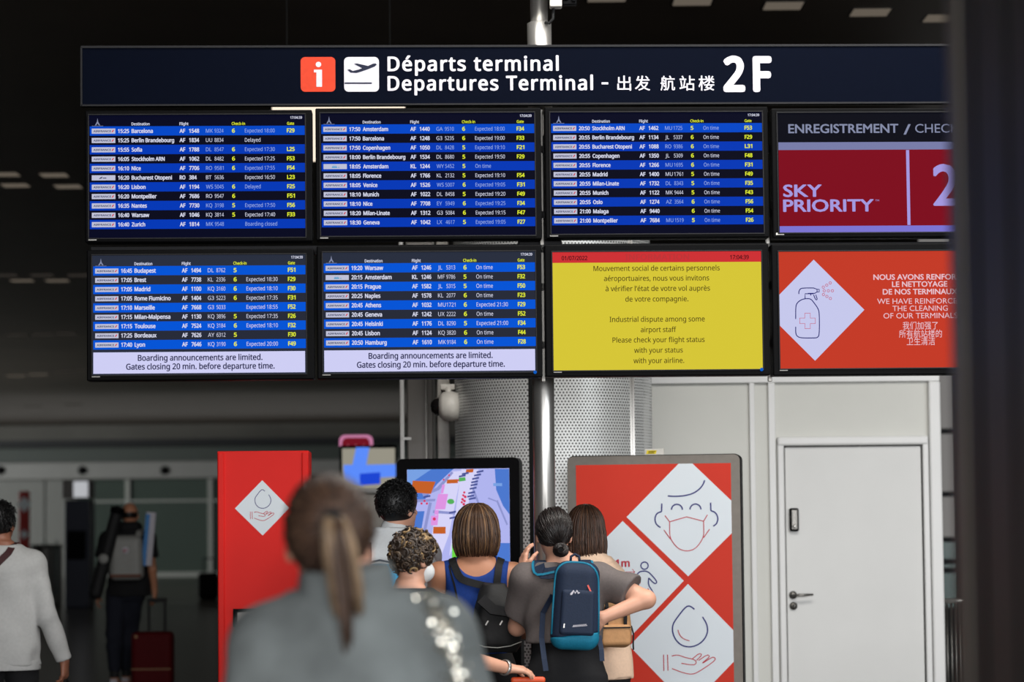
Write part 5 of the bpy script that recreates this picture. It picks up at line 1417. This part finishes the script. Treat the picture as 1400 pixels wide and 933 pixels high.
hair_bob(J, M['bob'], o, -.118, 900, .0040, 3, vol=.036, curl=.022, flare=.012)
strap(Vx, [J['neck'] + v3(-.128, -.06, -.03), J['neck'] + v3(-.115, -.12, -.12), J['neck'] + v3(-.10, -.12, -.2)], .008, M['cloth_black'], o, 'bra_strap', .003, .003)
# her small black backpack
p = W(681, 892, 11.25)
bp4 = thing('backpack', 'small black drawstring backpack on the woman in the blue tank top', 'backpack', (p.x, 11.2, p.z))
off = Vector(J['root']) - bp4.location
Vb = Vol((-.16, -.13, -.02), (.16, .13, .36), .007); Vb.loft([(0, 0, 0, .085, .05), (.03, 0, 0, .108, .07), (.14, 0, -.005, .112, .078), (.22, 0, 0, .098, .07), (.28, -.01, .01, .075, .05), (.315, -.015, .02, .045, .03)], .02, n=2.6); Vb.folds(.007, 42, 9); Vb.build('bag_body', M['bag_black'], bp4)
mb = MB(); mb.ribbon([(-.075, -.062, .25), (-.02, -.082, .20), (.04, -.086, .19), (.085, -.06, .23)], .05, .012, [Vector((0, .4, 1))] * 4); mb.build('flap', M['cloth_black'], bp4)
mb = MB(); mb.tube([(-.108, -.03, .045), (-.06, -.078, .03), (.0, -.088, .026), (.06, -.078, .034), (.108, -.03, .05)], .0028, 6); mb.build('light_piping', M['bag_grey'], bp4)
for sx in (-.055, .01, .06):
    mb = MB(); mb.ribbon([(sx, -.083, .13), (sx + .012, -.085, .15)], .006, .003, Vector((1, 0, 0))); mb.build('zip_pull', M['steel'], bp4)
for sx in (-1, 1):
    top = np.array(p) - J['root'] + v3(-.015 + sx * .03, -.02, .30); n_ = J['neck']
    so = strap(Vx, [top, n_ + v3(sx * .085 + .012, -.10, -.10), n_ + v3(sx * .10, -.06, -.035), n_ + v3(sx * .105, .02, -.03), n_ + v3(sx * .12, .10, -.13)], .034, M['bag_black'], bp4); so.location = off

# 5 -- woman in a grey t-shirt with a bun
o, J = person('person with a low dark bun and grey t-shirt, hand on the pole', 758, 693, 10.9, .172, .012, shift=.045)
J['head'] = loc(J, 757, 730) + v3(0, .0, 0); J['Rh'] = rotz(4) @ rotx(-8); J['neck'] = loc(J, 769, 772) + v3(0, -.01, 0)
J['shR'] = loc(J, 823, 792); J['shL'] = loc(J, 722, 793); J['elR'] = loc(J, 884, 820, -.09); J['wrR'] = loc(J, 824, 845, -.13); J['elL'] = loc(J, 707, 858, .13); J['wrL'] = loc(J, 714, 784, .29)
body(o, J, FEM, 'skin_light', .0055, dict(L=((.10, .30, .95), (.9, .35, -.1), .32), R=((-.8, -.1, -.35), (-.2, 1, 0), .5)))
V = garment(o, J, TEE, 'cloth_grey_shirt', 't_shirt', .020, .0075, .66, False, None, 1.085, 1.455, 1.0, (.009, 30), extra=.022, seed=12)
trousers(o, J, 'cloth_black', .012, .009, 1.11, FEM, 'skirt', skirt=.25); shoes(o, J, 'cloth_white')
cap(J, M['dark'], o, .006, low=-.07)
bc = loc(J, 766, 752) ; bc[1] = J['head'][1] - .098
hd = unit(J['Rh'].T @ (bc - scalp(J, (0, 0, 1), -.092 * J['s'])))
hair_tied(J, M['dark'], o, (hd[0], hd[1], hd[2]), 640, .0032, 8, vol=.010)
rnd = random.Random(2); paths = []
for i in range(90):
    tilt = rnd.uniform(-.5, .5); a0_ = rnd.uniform(0, 6.28); rr = rnd.uniform(.014, .030); q = []
    for t in np.linspace(0, 1, 12):
        a = a0_ + t * rnd.uniform(4.0, 5.5); q.append(bc + v3(math.cos(a) * rr * 1.15, -.018 + math.sin(a * 2 + tilt) * .008 - .022 * (1 - rr / .03) - rnd.random() * .003, math.sin(a) * rr))
    paths.append(q)
strands('hair_bun', paths, .0044, M['dark'], o, rnd=rnd)
mb = MB(); mb.lathe(tuple(bc + v3(0, .012, 0)), [(.012, -.008), (.022, -.006), (.022, .006), (.012, .008)], 18, 'y'); mb.build('hair_tie', M['cloth_black'], o)
# her navy and teal backpack
p = W(788, 889, 10.68)
bp5 = thing('backpack', 'navy backpack with teal base and piping on the woman with the bun', 'backpack', (p.x, 10.69, p.z))
off = Vector(J['root']) - bp5.location
RB = rotx(0) @ np.array(Matrix.Rotation(R(3), 3, 'Y'))
def bagvol(gr=0.0):
    Vq = Vol((-.17, -.13, -.04), (.17, .13, .46), .006); Vq.rbox((0, 0, .195), (.104 + gr, .062 + gr, .195 + gr), .058, rot=RB, taper=.11); return Vq
Vq = bagvol(); Vq.plane((0, 0, .066), unit(v3(.10, 0, -1))); Vq.build('main_compartment', M['cloth_navy'], bp5)
Vt = bagvol(.0012); Vt.plane((0, 0, .067), unit(v3(-.10, 0, 1))); Vt.build('base_panel', M['cloth_teal'], bp5)
Vp = Vol((-.12, -.14, .04), (.12, .02, .30), .006); Vp.rbox((.005, -.058, .165), (.074, .016, .10), .014, rot=RB, taper=.04); Vp.build('front_pocket', M['cloth_navy'], bp5)
mb = MB(); pts = []
Vf = bagvol()
for t in np.linspace(0, 1, 30):
    a = math.pi * 1.12 * (t - .5)
    q = np.array(RB) @ v3(math.sin(a) * .098 * (1 if abs(a) < 1.6 else 1), 0, 0) + v3(0, -.030, .27 + .115 * math.cos(a) if abs(a) < math.pi / 2 else .27)
    pts.append(Vector(Vf.on(q, .001)[0]))
pts = [Vector(Vf.on(v3(-.108, -.030, .07), .001)[0]), Vector(Vf.on(v3(-.108, -.030, .17), .001)[0])] + pts[3:-3] + [Vector(Vf.on(v3(.11, -.030, .17), .001)[0]), Vector(Vf.on(v3(.11, -.030, .07), .001)[0])]
mb.tube(pts, .0048, 8); mb.build('teal_piping', M['cloth_teal'], bp5)
mb = MB(); mb.tube([(-.02, .03, .385), (-.018, .035, .41), (0, .037, .42), (.018, .035, .41), (.02, .03, .385)], .006, 8); mb.build('grab_loop', M['cloth_navy'], bp5)
mb = MB(); mb.ribbon([(.052, -.068, .285), (.074, -.066, .235)], .007, .004, Vector((1, 0, .4))); mb.build('zip_pull', pbr('coral', (236, 96, 84), .5), bp5)
mb = MB(); mb.ribbon([(-.055, -.074, .100), (-.053, -.074, .118)], .005, .004, Vector((1, 0, 0))); mb.build('zip_pull', M['steel'], bp5)
f = Flat(); f.stroke([(-.024, .246), (-.010, .262), (-.004, .250), (.004, .262), (.010, .250), (.016, .254)], .0065, -.0752); f.poly([(-.026, .243), (-.018, .243), (-.008, .258), (-.012, .262)], -.0753); f.build('emblem', M['vinyl_white'], bp5)
f = Flat(); f.stroke([(-.018, .104), (.048, .109)], .0022, -.0748); 
for i in range(9): f.rect(-.014 + i * .0066, .1065 + i * .0005, -.010 + i * .0066, .1115 + i * .0005, -.0748)
f.build('wordmark', M['vinyl_white'], bp5)
for sx in (-1, 1):
    n_ = J['neck']; top = np.array(p) - J['root'] + v3(sx * .05, .06, .355)
    so = strap(V, [top, n_ + v3(sx * .082, -.08, -.05), n_ + v3(sx * .098, -.02, -.012), n_ + v3(sx * .11, .07, -.07)], .052, M['cloth_navy'], bp5); so.location = off
    so = strap(V, [top + v3(sx * .022, 0, 0), n_ + v3(sx * .106, -.08, -.055), n_ + v3(sx * .124, -.02, -.02), n_ + v3(sx * .135, .07, -.08)], .010, M['cloth_teal'], bp5, 'strap_edge', .008); so.location = off
    lo_ = np.array(p) - J['root'] + v3(sx * .105, .03, .07)
    mb = MB()
    if sx < 0: mb.ribbon([(-.10, .05, .24), (-.145, .06, .16), (-.152, .03, .05), (-.142, -.02, -.04), (-.135, -.03, -.09)], .024, .003, Vector((1, .3, .1)))
    else: mb.ribbon([(.10, .02, .06), (.11, -.01, .0), (.112, -.02, -.05)], .022, .003, Vector((1, .3, .1)))
    mb.build('hanging_webbing', M['cloth_navy'], bp5)

# 6 -- companion in a beige hoodie
o, J = person('person with long brown hair in a beige hoodie, in front of the poster', 801, 688, 11.55, .165, .018, shift=.02)
J['head'] = loc(J, 800, 724); J['Rh'] = rotz(8); J['neck'] = loc(J, 806, 768) + v3(0, -.01, 0)
J['shR'] = loc(J, 829, 814, .04); J['shL'] = loc(J, 762, 800); J['elR'] = loc(J, 838, 874, .12); J['wrR'] = loc(J, 818, 884, .34); J['elL'] = loc(J, 752, 872, .05); J['wrL'] = loc(J, 770, 900, .28)
body(o, J, FEM, 'skin_light', .008)
V = garment(o, J, TEE, 'cloth_tan', 'hoodie', .022, .008, 1.0, True, .94, .87, 1.46, fold=(.008, 32), seed=15)
Vc = Vol(J['neck'] - .2, J['neck'] + .2, .007); Vc.ell(J['neck'] + v3(0, -.055, -.01), (.115, .07, .065), .03); Vc.cone(J['neck'] - v3(0, 0, .03), J['neck'] + v3(0, .01, .03), .085, .078, .03); Vc.folds(.005, 40, 3); Vc.build('hood', M['cloth_tan'], o)
Vc = Vol((-.26, -.22, .80), (.26, .22, .98), .008); torso(Vc, J, TEE, .018, zmin=.862 * J['s'], zmax=.905 * J['s']); Vc.build('ribbed_hem', M['cloth_tan'], o)
trousers(o, J, 'cloth_black', h=.010); shoes(o, J, 'cloth_white')
cap(J, M['brown'], o, .010, low=-.05)
hair_bob(J, M['brown'], o, -.135, 820, .0036, 13, vol=.020, curl=.004, flare=.012)
p = W(838, 886, 11.28)
bp6 = thing('backpack', 'small tan backpack with black straps beside the beige hoodie', 'backpack', (p.x, 11.29, p.z), R(12))
Vb = Vol((-.13, -.12, -.03), (.13, .12, .30), .006); Vb.rbox((0, 0, .115), (.085, .055, .115), .04, taper=.08); Vb.folds(.003, 50, 3); Vb.build('bag_body', M['bag_tan'], bp6)
Vb = Vol((-.12, -.12, -.02), (.12, .02, .14), .006); Vb.rbox((0, -.052, .06), (.072, .024, .05), .018); Vb.build('front_pocket', M['bag_tan'], bp6)
mb = MB(); mb.box((-.066, -.079, .092), (.066, -.070, .098)); mb.build('zipper', M['cloth_black'], bp6)
Vb = Vol((-.13, -.12, .14), (.13, .12, .30), .006); Vb.rbox((0, -.012, .205), (.088, .06, .040), .034); Vb.build('flap', M['bag_tan'], bp6)
for x in (-.045, .045): mb = MB(); mb.ribbon([(x, -.066, .225), (x, -.075, .19), (x, -.068, .15), (x, -.062, .10)], .016, .004, Vector((1, 0, 0))); mb.build('flap_strap', M['cloth_black'], bp6)
mb = MB(); mb.tube([(.082, -.03, .10), (.09, -.04, .06), (.086, -.045, .02), (.088, -.04, -.01)], .004, 6); mb.build('hanging_cord', M['cloth_black'], bp6)
mb = MB(); mb.ribbon([(-.05, .05, .20), (-.06, .07, .28), (-.055, .085, .36)], .028, .004, Vector((1, 0, 0))); mb.build('strap', M['cloth_black'], bp6)

# 7 -- man in a white sweater walking out of the left edge
o, J = person('person with black hair in a white sweater with a brown strap', -1, 685, 13.5, .19, .015, shift=.03)
J['neck'] = loc(J, 3, 748); J['shR'] = loc(J, 45, 772); J['shL'] = loc(J, -40, 772); J['elR'] = loc(J, 65, 842, -.03); J['wrR'] = loc(J, 88, 904, .05); J['elL'] = loc(J, -66, 842, .0); J['wrL'] = loc(J, -70, 905, .1)
J['Rh'] = rotz(-10)
body(o, J, MAL, 'skin_dark', .0065, dict(R=((.03, .05, -1), (-1, .25, 0), .55)))
V = garment(o, J, BOX, 'cloth_sweater_white', 'sweater', .018, .008, 1.0, True, .97, .815, 1.475, 1.0, (.008, 30), seed=21)
Vc = Vol(J['wrR'] - .12, J['wrR'] + .12, .006); d_ = unit(J['wrR'] - J['elR']); Vc.cone(J['wrR'] - d_ * .05, J['wrR'] - d_ * .01, .046, .044, .01, cut=1.0); Vc.build('cuff', M['cloth_sweater_white'], o)
Vc = Vol((-.3, -.25, .74), (.3, .25, .96), .008); torso(Vc, J, BOX, .016, zmin=.79 * J['s'], zmax=.845 * J['s']); Vc.build('ribbed_hem', M['cloth_sweater_white'], o)
trousers(o, J, 'cloth_black', h=.010, shape=MAL); shoes(o, J, 'cloth_black')
cap(J, M['black'], o, .010, low=-.06); hair_short(J, M['black'], o, 1100, .03, .003, 17, lift=.45, vol=.008)
strap(V, [J['neck'] + v3(.075, .02, -.03), J['neck'] + v3(.055, -.07, -.06), J['neck'] + v3(-.03, -.11, -.13), J['neck'] + v3(-.13, -.12, -.25), J['neck'] + v3(-.21, -.05, -.4)], .038, M['brown_strap'], o, 'shoulder_strap', .008)
hp = J['wrR'] + J['root'] + v3(.005, .02, -.105)
hb = thing('travel_bag', 'dark travel bag carried low by the man in the white sweater', 'bag', (hp[0], hp[1], hp[2] - .44))
Vb = Vol((-.2, -.32, -.03), (.2, .32, .36), .012); Vb.rbox((0, 0, .16), (.12, .25, .15), .08); Vb.folds(.006, 30, 4); Vb.build('bag_body', M['bag_black'], hb)
mb = MB(); mb.tube([(0, -.11, .28), (0, -.07, .40), (0, -.03, .435), (0, .03, .435), (0, .07, .40), (0, .11, .28)], .009, 8); mb.build('handle', M['rubber'], hb)

# 8 -- bald man far down the hall
o, J = person('person with a bald head, in black, walking away with luggage', 177, 688, 24.5, .21, .004)
J['neck'] = loc(J, 175, 726); J['shR'] = loc(J, 202, 738); J['shL'] = loc(J, 146, 738); J['elR'] = loc(J, 208, 779, -.02); J['wrR'] = loc(J, 211.5, 810, .05); J['elL'] = loc(J, 137, 780, .0); J['wrL'] = loc(J, 134, 812, .08)
J['hipR'] = loc(J, 182, 812); J['hipL'] = loc(J, 160, 812); J['knR'] = loc(J, 178, 862, .12); J['knL'] = loc(J, 156, 866, -.02); J['anR'] = loc(J, 173, 912, .10); J['anL'] = loc(J, 157, 914, -.12)
body(o, J, MAL, 'skin_tan', .009, dict(R=((0, .1, -1), (-1, .2, 0), .7)))
V = garment(o, J, BOX, 'cloth_black', 't_shirt', .022, .01, .62, False, None, .84, 1.455, fold=(.006, 30), extra=.02)
trousers(o, J, 'cloth_jeans', .022, .011, 1.0, MAL)
for g in 'RL':
    an = J['an' + g]; Vs = Vol(an + v3(-.1, -.14, -.1), an + v3(.1, .28, .1), .007); s = J['s']
    Vs.cone(an + v3(0, 0, .02), an * v3(1, 1, 0) + v3(0, -.03, .055), .05, .048, .02); Vs.cone(an * v3(1, 1, 0) + v3(0, -.03, .055), an * v3(1, 1, 0) + v3(0, .17, .045), .046, .042, .02); Vs.plane((0, 0, .004), (0, 0, -1)); so = Vs.build('sneaker', M['bag_black'], o)
    mb = MB(); mb.box((an[0] - .05, an[1] - .08, .004), (an[0] + .05, an[1] + .2, .03), bev=.012); mb.box((an[0] - .035, an[1] - .09, .05), (an[0] + .035, an[1] - .07, .09), bev=.008); mb.build('white_sole', M['vinyl_white'], so)
Vc = Vol(J['neck'] - .22, J['neck'] + .22, .009); c = J['neck'] + v3(0, 0, .03)
for i in range(10):
    a, b = i * .628, (i + 1) * .628; Vc.cone(c + v3(.085 * math.cos(a), .085 * math.sin(a), 0), c + v3(.085 * math.cos(b), .085 * math.sin(b), 0), .055, .055, .03)
Vc.build('neck_pillow', M['cloth_black'], o)
Vh = Vol(J['head'] - .16, J['head'] + .16, .006); Q = J['Rh']; Vh.ell(J['head'] + v3(0, -.014, .018), v3(.079, .098, .09) * J['s'], .01); Vh.plane(J['head'] + v3(0, 0, .03), (0, 0, 1)); Vh.plane(J['head'] + v3(0, 0, -.03), (0, 0, -1)); Vh.plane(J['head'] + v3(0, .03, 0), (0, 1, 0)); Vh.build('hair', M['dark'][0], o)
p = W(172.5, 794, 24.2)
bp8 = thing('backpack', 'grey hard shell backpack on the bald man', 'backpack', (p.x, 24.24, p.z))
Vb = Vol((-.22, -.16, -.02), (.22, .16, .50), .009); Vb.rbox((0, 0, .225), (.165, .085, .225), .07, taper=.10); Vb.build('shell', M['bag_grey'], bp8)
mb = MB(); mb.box((-.155, -.092, .03), (.155, -.02, .065), bev=.02); mb.build('lower_band', pbr('rust', (120, 74, 56), .6), bp8)
mb = MB(); mb.lathe((.0, -.088, .30), [(.002, -.004), (.034, -.004), (.036, .004)], 20, 'y'); mb.build('badge', M['vinyl_white'], bp8)
f = Flat(); f.rect(-.02, .285, .0, .305, -.0935); f.rect(.004, .296, .018, .312, -.0935); f.build('badge_marks', M['banner_red'], bp8)
off = Vector(J['root']) - bp8.location
for sx in (-1, 1):
    n_ = J['neck']; so = strap(V, [n_ + v3(sx * .10, -.14, -.10), n_ + v3(sx * .12, -.05, -.04), n_ + v3(sx * .13, .05, -.05)], .06, M['bag_grey'], bp8); so.location = off
a, b = np.array(W(160, 700, 24.1)), np.array(W(131, 811, 24.1))
tb_ = thing('tripod_bag', 'long black tube bag slung across the bald man, left of his backpack', 'bag', tuple(b))
Vb = Vol(np.minimum(a, b) - b - .16, np.maximum(a, b) - b + .16, .01); Vb.cone(v3(0, 0, 0), a - b, .068, .062, .01); Vb.build('tube', M['bag_black'], tb_)
d_ = unit(a - b); mb = MB(); q = (a - b) * .98; mb.tube([Vector(q), Vector(q + d_ * .06)], .072, 20); mb.build('end_cap', M['black_plastic'], tb_)
q = (a - b) * .42 + v3(.0, -.074, 0); mb = MB(); mb.lathe(tuple(q), [(.002, -.008), (.045, -.008), (.05, .004)], 16, 'y'); mb.build('pale_patch', M['bag_grey'], tb_)
p0, p1 = W(193, 760, 24.25), W(203, 700, 24.25)
br = thing('folded_poster', 'blue and white rolled poster sticking up beside the grey backpack', 'poster', (p0.x + .02, 24.25, p0.z - .1), 0)
br.rotation_euler = (0, R(5), 0)
mb = MB(); mb.box((-.01, -.02, 0), (.085, .02, p1.z - p0.z + .1), bev=.008); mb.build('white_board', M['vinyl_white'], br)
mb = MB(); mb.box((-.012, -.023, 0), (.03, -.019, p1.z - p0.z + .08)); mb.build('blue_band', pbr('poster_blue', (52, 130, 200), .5), br)
# his dark red case
p0, p1 = W(180, 929, 23.9), W(236, 864, 23.9)
cs8 = thing('trolley_case', 'dark red trolley case pulled along by the bald man', 'suitcase', ((p0.x + p1.x) / 2, 23.95, 0)); hw = (p1.x - p0.x) / 2; tz = p1.z
Vb = Vol((-hw - .05, -.18, -.01), (hw + .05, .18, tz + .04), .01); Vb.rbox((0, 0, (tz + .05) / 2), (hw, .12, (tz - .05) / 2), .05); Vb.build('shell', M['case_red'], cs8)
mb = MB(); mb.box((-hw * .96, -.128, tz * .36), (hw * .96, -.118, tz * .38)); mb.box((-hw * .8, -.128, tz * .9), (-hw * .66, -.116, tz * .95)); mb.build('trim', pbr('case_trim', (150, 110, 70), .5), cs8)
h0, h1 = W(202.5, 864, 23.9), W(224.5, 823, 23.9); cx8 = (p0.x + p1.x) / 2
for x in (h0.x, h1.x): mb = MB(); mb.box((x - cx8 - .014, -.012, tz - .03), (x - cx8 + .014, .012, h1.z), bev=.004); mb.build('handle_tube', M['rubber'], cs8)
mb = MB(); mb.box((h0.x - cx8 - .02, -.02, h1.z - .01), (h1.x - cx8 + .02, .02, h1.z + .035), bev=.012); mb.build('grip', M['rubber'], cs8)
for x in (-hw * .75, hw * .75):
    mb = MB(); mb.lathe((x, 0, .035), [(.004, -.014), (.034, -.014), (.034, .014), (.004, .014)], 16, 'x'); mb.build('wheel', M['rubber'], cs8)
